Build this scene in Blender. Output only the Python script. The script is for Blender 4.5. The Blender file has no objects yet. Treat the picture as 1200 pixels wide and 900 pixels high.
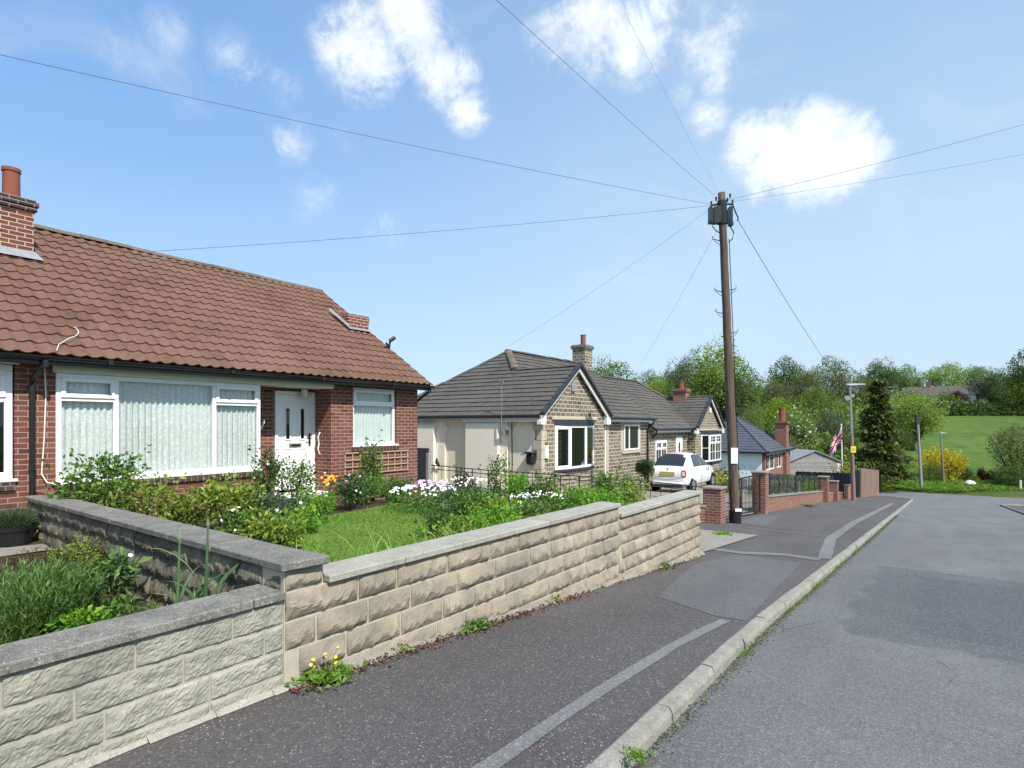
import bpy, math, random
import numpy as np
from mathutils import Vector, Matrix
S = bpy.context.scene
COL = S.collection
R = np.random.default_rng(7)
random.seed(7)
rad = math.radians

# ------------------------------------------------------------------ view geometry (used to measure the photo)
SN, CS, FL, HZ, EYE = math.sin(rad(35.3)), math.cos(rad(35.3)), 700.0, 498.0, 1.6
def ray(px, py):
    c = (px-600)/FL
    return (-SN+CS*c, CS+SN*c, (HZ-py)/FL)
def at(px, py, t):
    r = ray(px, py); return Vector((r[0]*t, r[1]*t, EYE+r[2]*t))
def atX(px, py, X):
    r = ray(px, py); return at(px, py, X/r[0])
def atY(px, py, Y):
    r = ray(px, py); return at(px, py, Y/r[1])
def sp(x, w):
    x = x/w
    return w*(np.log1p(np.exp(-np.abs(x)))+np.maximum(x, 0))
def Z(Y):                      # street level (top of the kerb)
    return float(-.077*(sp(Y-2.2, .5)-sp(Y-63.0, 2.0)))
def terr(X, Y):
    t = -SN*X+CS*Y
    return Z(Y)+float(.093*(sp(t-57, 3.0)-sp(t-320, 30.)))
def ground(px, py, dz=0.0):
    r = ray(px, py); lo, hi = .5, 200.
    prev = None; t = .5
    while t < 200:
        z = EYE+r[2]*t-terr(r[0]*t, r[1]*t)-dz
        if z < 0: break
        t *= 1.01
    lo, hi = t/1.01, t
    for _ in range(30):
        m = (lo+hi)/2
        if EYE+r[2]*m-terr(r[0]*m, r[1]*m)-dz > 0: lo = m
        else: hi = m
    return at(px, py, lo)

# ------------------------------------------------------------------ objects
def tag(o, label=None, cat=None, group=None, kind=None):
    if label: o['label'] = label
    if cat: o['category'] = cat
    if group: o['group'] = group
    if kind: o['kind'] = kind
    return o
def empty(name, loc, label, cat, group=None, rz=0):
    o = bpy.data.objects.new(name, None); COL.objects.link(o)
    o.location = loc; o.rotation_euler = (0, 0, rz); o.empty_display_size = .1
    return tag(o, label, cat, group)
def origin(o):
    v = Vector((0, 0, 0))
    while o is not None:
        v = v+Vector(o.location); o = o.parent
    return v
def mesh_np(name, V, F, mat, parent=None, rnd=None, uv=None, smooth=False, local=False):
    V = np.asarray(V, dtype=np.float64)
    if parent is not None and not local:
        V = V-np.array(origin(parent))
    me = bpy.data.meshes.new(name)
    me.from_pydata(V.tolist(), [], F.tolist() if isinstance(F, np.ndarray) else F)
    if rnd is not None:
        a = me.attributes.new('rnd', 'FLOAT', 'FACE'); a.data.foreach_set('value', np.asarray(rnd, dtype=np.float32))
    if uv is not None:
        l = me.uv_layers.new(name='UVMap'); l.data.foreach_set('uv', np.asarray(uv, dtype=np.float32).ravel())
    if smooth: me.polygons.foreach_set('use_smooth', [True]*len(me.polygons))
    if mat is not None: me.materials.append(mat)
    me.update()
    o = bpy.data.objects.new(name, me); COL.objects.link(o)
    if parent is not None: o.parent = parent
    return o
class MB:
    def __init__(s, T=None): s.v = []; s.f = []; s.r = []; s.T = T
    def add(s, pts, faces, r=None):
        b = len(s.v)
        for p in pts:
            s.v.append(tuple(s.T(*p)) if s.T else tuple(p))
        for f in faces:
            s.f.append([b+i for i in f]); s.r.append(random.random() if r is None else r)
        return s
    def poly(s, pts, r=None): return s.add(pts, [list(range(len(pts)))], r)
    def box(s, x0, x1, y0, y1, z0, z1, r=None):
        if r is None: r = random.random()
        P = [(x, y, z) for z in (z0, z1) for y in (y0, y1) for x in (x0, x1)]
        return s.add(P, [(0, 2, 3, 1), (4, 5, 7, 6), (0, 1, 5, 4), (2, 6, 7, 3), (0, 4, 6, 2), (1, 3, 7, 5)], r)
    def cbox(s, x0, x1, y0, y1, z0, z1, c=.01, r=None):      # box with chamfered edges
        if r is None: r = random.random()
        c = min(c, (x1-x0)*.4, (y1-y0)*.4, (z1-z0)*.4)
        P = []; F = []
        X = (x0, x1); Y = (y0, y1); Q = (z0, z1); sg = (1, -1)
        idx = {}
        for i in (0, 1):
            for j in (0, 1):
                for k in (0, 1):
                    for ax in range(3):
                        p = [X[i]+sg[i]*c, Y[j]+sg[j]*c, Q[k]+sg[k]*c]
                        p[ax] = (X, Y, Q)[ax][(i, j, k)[ax]]
                        idx[i, j, k, ax] = len(P); P.append(tuple(p))
        for ax in range(3):
            o1, o2 = [a for a in range(3) if a != ax]
            for e in (0, 1):
                f = []
                for (a, b) in ((0, 0), (1, 0), (1, 1), (0, 1)):
                    k = [0, 0, 0]; k[ax] = e; k[o1] = a; k[o2] = b
                    f.append(idx[k[0], k[1], k[2], ax])
                F.append(f)
            for (a, b) in ((0, 0), (1, 0), (1, 1), (0, 1)):
                k0 = [0, 0, 0]; k0[o1] = a; k0[o2] = b; k1 = list(k0); k0[ax] = 0; k1[ax] = 1
                F.append([idx[(*k0, o1)], idx[(*k1, o1)], idx[(*k1, o2)], idx[(*k0, o2)]])
        for i in (0, 1):
            for j in (0, 1):
                for k in (0, 1):
                    F.append([idx[i, j, k, 0], idx[i, j, k, 1], idx[i, j, k, 2]])
        return s.add(P, F, r)
    def tube(s, path, rr, n=8, cap=True):
        path = [Vector(p) for p in path]
        if not hasattr(rr, '__len__'): rr = [rr]*len(path)
        rings = []; b = len(s.v); r = random.random()
        for i, p in enumerate(path):
            d = (path[min(i+1, len(path)-1)]-path[max(i-1, 0)]).normalized()
            a = d.cross(Vector((0, 0, 1)) if abs(d.z) < .9 else Vector((0, 1, 0))).normalized(); c = d.cross(a)
            for k in range(n):
                q = p+(a*math.cos(2*math.pi*k/n)+c*math.sin(2*math.pi*k/n))*rr[i]
                s.v.append(tuple(s.T(*q)) if s.T else tuple(q))
        for i in range(len(path)-1):
            for k in range(n):
                s.f.append([b+i*n+k, b+i*n+(k+1) % n, b+(i+1)*n+(k+1) % n, b+(i+1)*n+k]); s.r.append(r)
        if cap:
            s.f.append([b+k for k in range(n)]); s.r.append(r)
            s.f.append([b+(len(path)-1)*n+k for k in range(n)][::-1]); s.r.append(r)
        return s
    def build(s, name, mat, parent=None, smooth=False, uvoff=0.0, fix=True):
        V = np.array(s.v); F = s.f
        uv = []
        for f in F:
            p = V[f]
            nrm = np.zeros(3)
            for i in range(len(f)):
                a, b = p[i], p[(i+1) % len(f)]
                nrm += np.cross(a, b)
            n = np.abs(nrm)/(np.linalg.norm(nrm)+1e-12)
            if n[2] > .75: q = p[:, [0, 1]]
            elif n[0] > n[1]: q = p[:, [1, 2]]
            else: q = p[:, [0, 2]]
            uv.append(q+uvoff)
        o = mesh_np(name, V, F, mat, parent, s.r, np.concatenate(uv), smooth)
        if fix:
            import bmesh
            bm = bmesh.new(); bm.from_mesh(o.data); bmesh.ops.recalc_face_normals(bm, faces=bm.faces); bm.to_mesh(o.data); bm.free()
        return o
def frame_px(x):           # facade frame facing +X at plane x: (u=Y, n=outward, z)
    return lambda u, n, z: (x+n, u, z)
def frame_g(o, along):     # generic upright frame
    a = Vector(along).normalized(); out = Vector((a.y, -a.x, 0))
    return lambda u, n, z: (o[0]+a.x*u+out.x*n, o[1]+a.y*u+out.y*n, o[2]+z)

# ------------------------------------------------------------------ materials
class NT:
    def __init__(s, name):
        s.m = bpy.data.materials.new(name); s.m.use_nodes = True; s.t = s.m.node_tree; s.t.nodes.clear()
        s.out = s.n('ShaderNodeOutputMaterial')
    def n(s, typ, **kw):
        x = s.t.nodes.new(typ)
        for k, v in kw.items(): setattr(x, k, v)
        return x
    def l(s, a, b): s.t.links.new(a, b)
    def set(s, node, **kw):
        for k, v in kw.items():
            k = k.replace('_', ' ')
            if hasattr(v, 'is_output') or isinstance(v, bpy.types.NodeSocket): s.l(v, node.inputs[k])
            else: node.inputs[k].default_value = v
        return node
    def pos(s): return s.n('ShaderNodeNewGeometry').outputs['Position']
    def uv(s): return s.n('ShaderNodeTexCoord').outputs['UV']
    def objc(s): return s.n('ShaderNodeTexCoord').outputs['Object']
    def rnd(s): return s.n('ShaderNodeAttribute', attribute_name='rnd').outputs['Fac']
    def noise(s, vec, scale, detail=4, rough=.55, dist=0):
        x = s.n('ShaderNodeTexNoise'); s.l(vec, x.inputs['Vector'])
        x.inputs['Scale'].default_value = scale; x.inputs['Detail'].default_value = detail
        x.inputs['Roughness'].default_value = rough; x.inputs['Distortion'].default_value = dist
        return x.outputs['Fac']
    def vor(s, vec, scale, out='Distance', feature='F1'):
        x = s.n('ShaderNodeTexVoronoi', feature=feature); s.l(vec, x.inputs['Vector']); x.inputs['Scale'].default_value = scale
        return x.outputs[out]
    def ramp(s, fac, stops, interp='LINEAR'):
        x = s.n('ShaderNodeValToRGB'); cr = x.color_ramp; cr.interpolation = interp
        while len(cr.elements) < len(stops): cr.elements.new(.5)
        for e, (p, c) in zip(cr.elements, stops):
            e.position = p; e.color = (c, c, c, 1) if not hasattr(c, '__len__') else (*c[:3], 1)
        s.l(fac, x.inputs['Fac']); return x.outputs['Color']
    def mix(s, fac, a, b, mode='MIX'):
        x = s.n('ShaderNodeMix', data_type='RGBA', blend_type=mode)
        for i, v in ((0, fac), (6, a), (7, b)):
            if isinstance(v, bpy.types.NodeSocket): s.l(v, x.inputs[i])
            elif i == 0: x.inputs[0].default_value = v
            else: x.inputs[i].default_value = (*v[:3], 1) if hasattr(v, '__len__') else (v, v, v, 1)
        return x.outputs[2]
    def math(s, op, a, b=0.0, clamp=False):
        x = s.n('ShaderNodeMath', operation=op, use_clamp=clamp)
        for i, v in ((0, a), (1, b)):
            if isinstance(v, bpy.types.NodeSocket): s.l(v, x.inputs[i])
            else: x.inputs[i].default_value = v
        return x.outputs[0]
    def scale(s, vec, sc):
        x = s.n('ShaderNodeMapping'); s.l(vec, x.inputs['Vector']); x.inputs['Scale'].default_value = sc; return x.outputs['Vector']
    def bump(s, h, strength=.4, dist=.01, normal=None):
        x = s.n('ShaderNodeBump'); s.l(h, x.inputs['Height']); x.inputs['Strength'].default_value = strength; x.inputs['Distance'].default_value = dist
        if normal is not None: s.l(normal, x.inputs['Normal'])
        return x.outputs['Normal']
    def pbr(s, col, rough=.8, normal=None, spec=.3, metal=0.0, coat=0.0):
        b = s.n('ShaderNodeBsdfPrincipled')
        for k, v in (('Base Color', col), ('Roughness', rough), ('Specular IOR Level', spec), ('Metallic', metal), ('Coat Weight', coat)):
            if isinstance(v, bpy.types.NodeSocket): s.l(v, b.inputs[k])
            elif k == 'Base Color': b.inputs[k].default_value = (*v[:3], 1)
            else: b.inputs[k].default_value = v
        if normal is not None: s.l(normal, b.inputs['Normal'])
        s.l(b.outputs[0], s.out.inputs[0]); return s.m

def lin(r, g, b):          # sRGB 0-255 -> linear
    f = lambda c: (c/255/12.92) if c/255 <= .04045 else ((c/255+.055)/1.055)**2.4
    return (f(r), f(g), f(b))
M = {}
def m_plain(name, col, rough=.5, var=.08, spec=.4, metal=0., bump=.0, nscale=6, coat=0.):
    t = NT(name); p = t.objc()
    nz = t.noise(p, nscale, 5)
    c = t.mix(nz, tuple(x*(1-var) for x in col), tuple(min(1, x*(1+var)) for x in col))
    nm = t.bump(t.noise(p, nscale*12, 3), bump, .01) if bump else None
    M[name] = t.pbr(c, rough, nm, spec, metal, coat); return M[name]
def m_brick(name, c1, c2, c3, mortar, w=.225, h=.075, ms=.006, weather=.35, bump=.6, dark=(.05, .04, .04)):
    t = NT(name); uv = t.uv()
    wob = t.n('ShaderNodeVectorMath', operation='MULTIPLY_ADD')
    nt = t.n('ShaderNodeTexNoise'); t.l(uv, nt.inputs['Vector']); nt.inputs['Scale'].default_value = 9
    t.l(nt.outputs['Color'], wob.inputs[0]); wob.inputs[1].default_value = (.012, .008, 0); t.l(uv, wob.inputs[2])
    b = t.n('ShaderNodeTexBrick'); t.l(wob.outputs[0], b.inputs['Vector'])
    b.inputs['Color1'].default_value = (0, 0, 0, 1); b.inputs['Color2'].default_value = (1, 1, 1, 1); b.inputs['Mortar'].default_value = (.5, .5, .5, 1)
    b.inputs['Scale'].default_value = 1; b.inputs['Mortar Size'].default_value = ms; b.inputs['Mortar Smooth'].default_value = .25
    b.inputs['Brick Width'].default_value = w; b.inputs['Row Height'].default_value = h; b.inputs['Bias'].default_value = 0
    body = t.ramp(b.outputs['Color'], [(0, c1), (.45, c2), (.75, c3), (1, dark)])
    nz = t.noise(uv, 14, 6, .7)
    body = t.mix(t.math('MULTIPLY', nz, .55), body, (c1[0]*.55, c1[1]*.55, c1[2]*.55))
    big = t.ramp(t.noise(uv, .9, 4, .6), [(.4, 0), (.7, weather)])
    body = t.mix(big, body, (c2[0]*.5, c2[1]*.5, c2[2]*.52))
    mort = t.mix(t.noise(uv, 3, 5), tuple(x*.6 for x in mortar), mortar)
    col = t.mix(b.outputs['Fac'], body, mort)
    hgt = t.math('SUBTRACT', t.math('MULTIPLY', t.noise(uv, 60, 4), .35), b.outputs['Fac'])
    M[name] = t.pbr(col, .88, t.bump(hgt, bump, .008), .2); return M[name]
def m_leaf(name, cols, trans=.35, rough=.55):
    t = NT(name); r = t.rnd(); p = t.pos()
    big = t.noise(p, 1.7, 3)
    f = t.math('ADD', t.math('MULTIPLY', r, .75), t.math('SUBTRACT', t.math('MULTIPLY', big, .9), .32), True)
    c = t.ramp(f, [(i/(len(cols)-1)*.9+.05, x) for i, x in enumerate(cols)])
    d = t.n('ShaderNodeBsdfPrincipled'); t.l(c, d.inputs['Base Color']); d.inputs['Roughness'].default_value = rough; d.inputs['Specular IOR Level'].default_value = .25
    tr = t.n('ShaderNodeBsdfTranslucent')
    c2 = t.mix(1.0, c, (1.25, 1.3, .5), 'MULTIPLY'); t.l(c2, tr.inputs['Color'])
    mx = t.n('ShaderNodeMixShader'); mx.inputs[0].default_value = trans
    t.l(d.outputs[0], mx.inputs[1]); t.l(tr.outputs[0], mx.inputs[2]); t.l(mx.outputs[0], t.out.inputs[0])
    M[name] = t.m; return t.m

m_brick('red_brick', (.235, .082, .056), (.175, .062, .046), (.27, .11, .076), (.40, .325, .27), weather=.4, ms=.007, dark=(.075, .036, .032))
m_brick('wall_brick', (.28, .11, .08), (.22, .08, .06), (.33, .15, .11), (.42, .34, .29), ms=.009, dark=(.13, .055, .045))
m_brick('chimney_brick', (.23, .075, .055), (.18, .055, .042), (.27, .10, .07), (.55, .47, .40), ms=.009, dark=(.09, .035, .03))
m_brick('dark_brick', (.055, .04, .04), (.075, .05, .047), (.045, .035, .036), (.35, .32, .29), ms=.007, dark=(.03, .025, .025))
m_brick('sill_brick', (.085, .05, .045), (.11, .06, .05), (.06, .042, .04), (.30, .26, .23), w=.1, h=.4, ms=.007)
m_brick('stone_course', (.235, .195, .145), (.135, .115, .09), (.32, .27, .20), (.53, .48, .38), w=.31, h=.135, ms=.019, weather=.25, bump=.9, dark=(.045, .038, .032))
def m_block(name, light, mid, dark, stain, stain_amt):
    t = NT(name); p = t.pos(); r = t.rnd()
    n1 = t.noise(p, 7, 8, .65); n2 = t.noise(p, 2.2, 5, .6); n3 = t.noise(p, 70, 4, .7)
    c = t.mix(r, mid, light)
    c = t.mix(t.ramp(n1, [(.42, 0), (.68, .75)]), c, dark)
    c = t.mix(t.ramp(n2, [(.5-stain_amt*.25, 0), (.62, stain_amt)]), c, stain)
    c = t.mix(t.math('MULTIPLY', n3, .35), c, tuple(x*.4 for x in mid))
    h = t.math('ADD', t.math('MULTIPLY', n3, .5), t.math('MULTIPLY', t.noise(p, 48, 6, .75), .8))
    M[name] = t.pbr(c, .92, t.bump(h, .75, .012), .15)
m_block('buff_block', (0.482, 0.414, 0.314), (0.370, 0.316, 0.241), (0.246, 0.218, 0.174), (0.157, 0.151, 0.140), .62)
m_block('pale_block', (0.448, 0.437, 0.374), (0.397, 0.388, 0.328), (0.270, 0.265, 0.218), (0.172, 0.172, 0.144), .62)
m_block('black_block', (.42, .37, .27), (.30, .27, .205), (.10, .092, .085), (.045, .045, .05), .8)
def m_coping(name, base, dark, moss, amt):
    t = NT(name); p = t.pos(); r = t.rnd()
    n1 = t.noise(p, 5, 8, .7); n2 = t.noise(p, 42, 6, .75); v = t.vor(p, 26)
    c = t.mix(t.ramp(n1, [(.36, 0), (.66, 1)]), base, dark)
    c = t.mix(t.ramp(n2, [(.52, 0), (.66, amt)]), c, moss)
    c = t.mix(t.math('MULTIPLY', r, .3), c, tuple(x*.6 for x in base))
    c = t.mix(t.ramp(t.noise(p, 90, 3, .6), [(.58, 0), (.7, .6)]), c, (.6, .6, .55))
    M[name] = t.pbr(c, .93, t.bump(t.math('ADD', n2, t.math('MULTIPLY', t.noise(p, 160, 3), .5)), .7, .01), .12)
m_coping('pale_coping', (.40, .385, .335), (.29, .28, .245), (.15, .15, .125), .55)
m_coping('grey_coping', (.245, .235, .21), (.13, .127, .118), (.06, .062, .052), .75)
m_coping('kerb_concrete', (.33, .32, .285), (.20, .20, .17), (.10, .105, .065), .6)
m_coping('slab', (.29, .27, .235), (.20, .19, .165), (.12, .115, .095), .5)
STAINS = [(-.72, 3.6, 6.7, 12.2, .50), (-.15, 3.6, 7.2, 11.4, .35), (.6, 1.5, 15, 26, .14), (-1.3, -.85, -2, 30, .14)]
def m_asphalt(name, c0, c1, chips=0, chipcol=(.5, .47, .40), big=.5, tint=(.09, .095, .11), rough=.85, stains=()):
    t = NT(name); p = t.pos()
    nb = t.noise(p, .55, 6, .62, .4); nm = t.noise(p, 4, 5, .6); nf = t.noise(p, 130, 3, .7)
    c = t.mix(t.ramp(nb, [(.35, 0), (.68, 1)]), c0, c1)
    c = t.mix(t.math('MULTIPLY', nm, .45), c, tint)
    c = t.mix(t.ramp(t.noise(t.scale(p, (1, .16, 1)), 1.3, 5, .6), [(.42, 0), (.62, .38)]), c, tuple(x*.62 for x in c0)); c = t.mix(t.ramp(t.noise(p, 1.15, 7, .7), [(.56, 0), (.7, .3)]), c, tuple(x*1.35 for x in c1))
    c = t.mix(t.ramp(nf, [(.45, 0), (.75, .6)]), c, tuple(x*1.9 for x in c1))
    if stains:       # relaid, darker areas of the carriageway with worn edges
        sx = t.n('ShaderNodeSeparateXYZ'); t.l(p, sx.inputs[0]); wob = t.math('MULTIPLY', t.math('SUBTRACT', t.noise(p, 2.2, 6, .7), .5), .5)
        for (x0, x1, y0, y1, k) in stains:
            dx = t.math('SUBTRACT', t.math('ABSOLUTE', t.math('SUBTRACT', sx.outputs[0], (x0+x1)/2)), (x1-x0)/2)
            dy = t.math('SUBTRACT', t.math('ABSOLUTE', t.math('SUBTRACT', sx.outputs[1], (y0+y1)/2)), (y1-y0)/2)
            d = t.math('ADD', t.math('MAXIMUM', dx, dy), wob)
            c = t.mix(t.ramp(d, [(0, k), (.10, 0)]), c, (.058, .066, .08))
        cr = t.vor(t.scale(p, (1, .55, 1)), 1.1, 'Distance', 'DISTANCE_TO_EDGE')
        cm = t.math('MULTIPLY', t.ramp(cr, [(.0, 1), (.012, 0)]), t.ramp(t.noise(p, .6, 3), [(.52, 0), (.6, .8)]))
        c = t.mix(cm, c, (.04, .042, .045))
    v = t.vor(p, 170)
    c = t.mix(t.ramp(v, [(.25, .45), (.5, 0)]), c, tuple(x*.35 for x in c0))
    cell = t.n('ShaderNodeTexVoronoi'); t.l(p, cell.inputs['Vector']); cell.inputs['Scale'].default_value = 75
    cs = t.n('ShaderNodeSeparateColor'); t.l(cell.outputs['Color'], cs.inputs[0])
    c = t.mix(t.ramp(cs.outputs[0], [(.0, .42), (.35, 0)]), c, tuple(x*.5 for x in c0)); c = t.mix(t.ramp(cs.outputs[1], [(.72, 0), (1, .4)]), c, tuple(min(.5, x*1.75) for x in c1))
    if chips:
        vc = t.n('ShaderNodeTexVoronoi'); t.l(p, vc.inputs['Vector']); vc.inputs['Scale'].default_value = 62; vc.inputs['Randomness'].default_value = 1
        sel = t.n('ShaderNodeSeparateColor'); t.l(vc.outputs['Color'], sel.inputs[0])
        big_ = t.ramp(sel.outputs[0], [(1-chips, 0), (1-chips+.02, 1)])
        siz = t.math('LESS_THAN', vc.outputs['Distance'], t.math('ADD', t.math('MULTIPLY', sel.outputs[1], .22), .16))
        f = t.math('MULTIPLY', big_, siz)
        f = t.math('MULTIPLY', f, t.ramp(t.noise(p, 1.3, 3), [(.3, .35), (.6, 1)]))
        cc = t.mix(sel.outputs[2], chipcol, tuple(x*.55 for x in chipcol))
        c = t.mix(f, c, cc)
    h = t.math('ADD', t.math('MULTIPLY', v, .9), nf)
    M[name] = t.pbr(c, rough, t.bump(h, .8, .006), .3)
m_asphalt('pavement_asphalt', (.070, .064, .063), (.105, .096, .094), .34, (.44, .39, .31))
m_asphalt('road_asphalt', (.115, .118, .12), (.175, .178, .18), .07, (.42, .41, .38), tint=(.115, .118, .12), stains=STAINS)
m_asphalt('patch_asphalt', (.098, .101, .104), (.128, .131, .133), .04)
m_asphalt('strip_asphalt', (.165, .168, .168), (.20, .203, .202), .0)
m_asphalt('dark_patch', (.072, .075, .083), (.10, .104, .112), .02)
def m_tile(name, c1, c2, c3, moss, mossamt):
    t = NT(name); p = t.pos(); r = t.rnd()
    c = t.mix(r, c1, c2); c = t.mix(t.ramp(t.noise(p, .7, 7, .7), [(.36, 0), (.62, .8)]), c, c3); c = t.mix(t.ramp(t.noise(p, 3.1, 6, .7), [(.55, 0), (.7, .5)]), c, tuple(x*.55 for x in c1))
    c = t.mix(t.ramp(t.noise(p, 22, 6, .75), [(.55, 0), (.68, mossamt)]), c, moss)
    c = t.mix(t.math('MULTIPLY', t.noise(p, 90, 3), .35), c, tuple(x*.5 for x in c1))
    M[name] = t.pbr(c, .85, t.bump(t.noise(p, 110, 4, .7), .35, .006), .2)
m_tile('brown_tile', (.165, .088, .062), (.105, .055, .041), (.19, .112, .085), (.25, .195, .15), .55)
m_tile('grey_tile', (.100, .094, .086), (.080, .076, .071), (.125, .117, .105), (.26, .24, .20), .5)
m_tile('blue_tile', (.075, .088, .112), (.06, .07, .092), (.095, .107, .13), (.15, .16, .17), .3)
m_tile('ridge_moss', (.13, .11, .09), (.09, .078, .062), (.19, .165, .135), (.30, .27, .19), .9)
m_tile('terracotta', (.27, .085, .05), (.24, .075, .048), (.30, .11, .07), (.18, .08, .06), .4)
m_plain('upvc', (.80, .80, .81), .3, .02, .5)
m_plain('white_paint', (.74, .74, .72), .5, .06, .4)
m_plain('black_plastic', (.012, .012, .014), .35, .2, .5)
m_plain('black_metal', (.014, .014, .016), .4, .2, .5)
m_plain('dark_slate', (.035, .038, .048), .6, .2, .3)
m_plain('steel', (.32, .33, .33), .45, .1, .5, .6)
m_plain('mortar', (.36, .345, .295), .95, .2, .1, 0, .4, 9)
m_plain('mortar_buff', (.42, .38, .31), .95, .25, .1, 0, .4, 9)
m_plain('dark_glass_solid', (.02, .025, .028), .05, .1, .8)
m_plain('lead', (.27, .28, .30), .6, .25, .4, .2, .4, 9)
m_plain('trellis_wood', (.42, .30, .20), .8, .15, .2, 0, .3, 15)
m_plain('render_cream', (.74, .675, .535), .9, .06, .1, 0, .3, 3)
m_plain('render_white', (.80, .75, .635), .9, .05, .1, 0, .3, 3)
m_plain('render_blue', (.78, .81, .86), .9, .04, .1, 0, .2, 3)
m_plain('sandstone', (.46, .40, .31), .9, .2, .15, 0, .5, 5)
m_plain('red_plastic', (.5, .03, .025), .25, .05, .6)
m_plain('car_paint', (.78, .79, .82), .22, .01, .5, 0, 0, 3, .6)
m_plain('car_roof', (.10, .02, .025), .7, .1, .2)
m_plain('plate_yellow', (.46, .37, .10), .5, .05, .3)
m_plain('rubber', (.015, .015, .016), .8, .2, .2)
m_plain('curtain_pale', (.55, .62, .60), .9, .06, .1)
m_plain('interior_dark', (.035, .035, .035), .9, .2, .1)
m_plain('sign_white', (.72, .73, .75), .5, .03, .4)
m_plain('sign_yellow', (.75, .52, .03), .5, .05, .4)
m_plain('flag_blue', (.03, .04, .13), .8, .1, .2)
m_plain('flag_red', (.45, .02, .035), .8, .1, .2)
m_plain('flag_white', (.7, .7, .7), .8, .05, .2)
m_plain('petal_white', (.80, .78, .82), .6, .05, .3)
m_plain('petal_lilac', (.55, .42, .62), .6, .1, .3)
m_plain('petal_orange', (.80, .34, .02), .6, .15, .3)
m_plain('petal_yellow', (.85, .62, .03), .6, .1, .3)
m_plain('petal_red', (.5, .03, .05), .6, .2, .3)
m_plain('white_stone', (.72, .72, .70), .9, .15, .2, 0, .6, 8)
def m_wood(name, c1, c2, c3):
    t = NT(name); p = t.objc(); r = t.rnd()
    g = t.noise(t.scale(p, (14, 14, .7)), 2.5, 7, .65, .4)
    c = t.ramp(g, [(.3, c1), (.55, c2), (.8, c3)])
    c = t.mix(t.math('MULTIPLY', r, .6), c, tuple(x*.5 for x in c2))
    M[name] = t.pbr(c, .85, t.bump(g, .7, .012), .2)
m_wood('pole_wood', (.055, .038, .030), (.145, .105, .082), (.26, .205, .165))
m_wood('grey_wood', (.20, .195, .19), (.36, .35, .34), (.48, .47, .45))
m_wood('fence_wood', (.15, .10, .085), (.27, .19, .16), (.38, .30, .25))
m_wood('fence_blue', (.045, .05, .075), (.075, .085, .125), (.12, .13, .17))
m_wood('bark', (.035, .028, .022), (.09, .072, .055), (.17, .14, .11))
def m_ground(name, cols, sc, bump=.6):
    t = NT(name); p = t.pos()
    n1 = t.noise(p, sc, 8, .68); n2 = t.noise(p, sc*.13, 4, .6)
    c = t.ramp(t.math('ADD', t.math('MULTIPLY', n1, .6), t.math('MULTIPLY', n2, .4)), [(.35+.35*i/(len(cols)-1), c) for i, c in enumerate(cols)])
    M[name] = t.pbr(c, .95, t.bump(n1, bump, .03), .1)
m_ground('soil', [(.035, .026, .02), (.065, .048, .034), (.11, .085, .06)], 9)
m_ground('lawn_ground', [(0.075, 0.138, 0.022), (0.112, 0.194, 0.033), (0.163, 0.250, 0.050)], 10)
m_ground('rough_grass', [(.04, .06, .018), (.07, .10, .025), (.11, .14, .045)], 3)
m_ground('field_grass', [(.042, .08, .016), (.066, .118, .022), (.098, .15, .034), (.125, .16, .055)], .5, .6)
m_ground('gravel', [(.16, .145, .12), (.26, .24, .205), (.38, .35, .30)], 22)
m_leaf('leaf_mid', [(0.034, 0.075, 0.016), (0.075, 0.155, 0.029), (0.132, 0.236, 0.046), (0.218, 0.333, 0.086)])
m_leaf('leaf_yellow', [(0.057, 0.109, 0.018), (0.138, 0.218, 0.034), (0.253, 0.333, 0.057), (0.414, 0.437, 0.127)])
m_leaf('leaf_lime', [(0.069, 0.161, 0.017), (0.149, 0.322, 0.034), (0.253, 0.460, 0.057)])
m_leaf('leaf_dark', [(0.021, 0.048, 0.015), (0.041, 0.090, 0.023), (0.075, 0.138, 0.037), (0.115, 0.184, 0.057)])
m_leaf('leaf_blue', [(.035, .065, .04), (.075, .125, .07), (.13, .19, .11)])
m_leaf('leaf_rosemary', [(.05, .105, .03), (.12, .22, .06), (.23, .36, .12)])
m_leaf('leaf_brown', [(.03, .028, .014), (.08, .06, .028), (.14, .11, .05)])
m_leaf('leaf_blade', [(.08, .16, .03), (.20, .32, .06), (.36, .48, .13)])
m_leaf('leaf_leek', [(.07, .15, .06), (.16, .27, .12), (.28, .40, .18)])
m_leaf('leaf_grass', [(0.078, 0.156, 0.021), (0.137, 0.247, 0.036), (0.221, 0.338, 0.065)])
m_leaf('leaf_dead', [(.05, .018, .014), (.13, .05, .03), (.24, .14, .08)], .15)
m_leaf('leaf_straw', [(.22, .18, .09), (.36, .30, .17)], .2)
m_leaf('tree_dark', [(0.039, 0.066, 0.024), (0.071, 0.115, 0.038), (0.110, 0.165, 0.054), (0.159, 0.220, 0.077)], 0.42)
m_leaf('tree_mid', [(0.067, 0.110, 0.032), (0.128, 0.189, 0.051), (0.183, 0.256, 0.076), (0.256, 0.323, 0.110)], 0.42)
m_leaf('tree_light', [(0.104, 0.159, 0.037), (0.183, 0.262, 0.061), (0.268, 0.360, 0.091), (0.366, 0.451, 0.134)], 0.42)
m_leaf('tree_olive', [(0.073, 0.088, 0.041), (0.128, 0.146, 0.066), (0.189, 0.205, 0.098), (0.244, 0.256, 0.134)], 0.42)
m_leaf('tree_grey', [(.045, .065, .035), (.09, .12, .065), (.15, .185, .11), (.21, .24, .16)])
m_leaf('tree_acid', [(0.099, 0.165, 0.013), (0.187, 0.286, 0.022), (0.286, 0.396, 0.039)])
m_leaf('tree_conifer', [(.032, .052, .018), (.072, .10, .03), (.115, .142, .042), (.18, .185, .06)])
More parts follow.
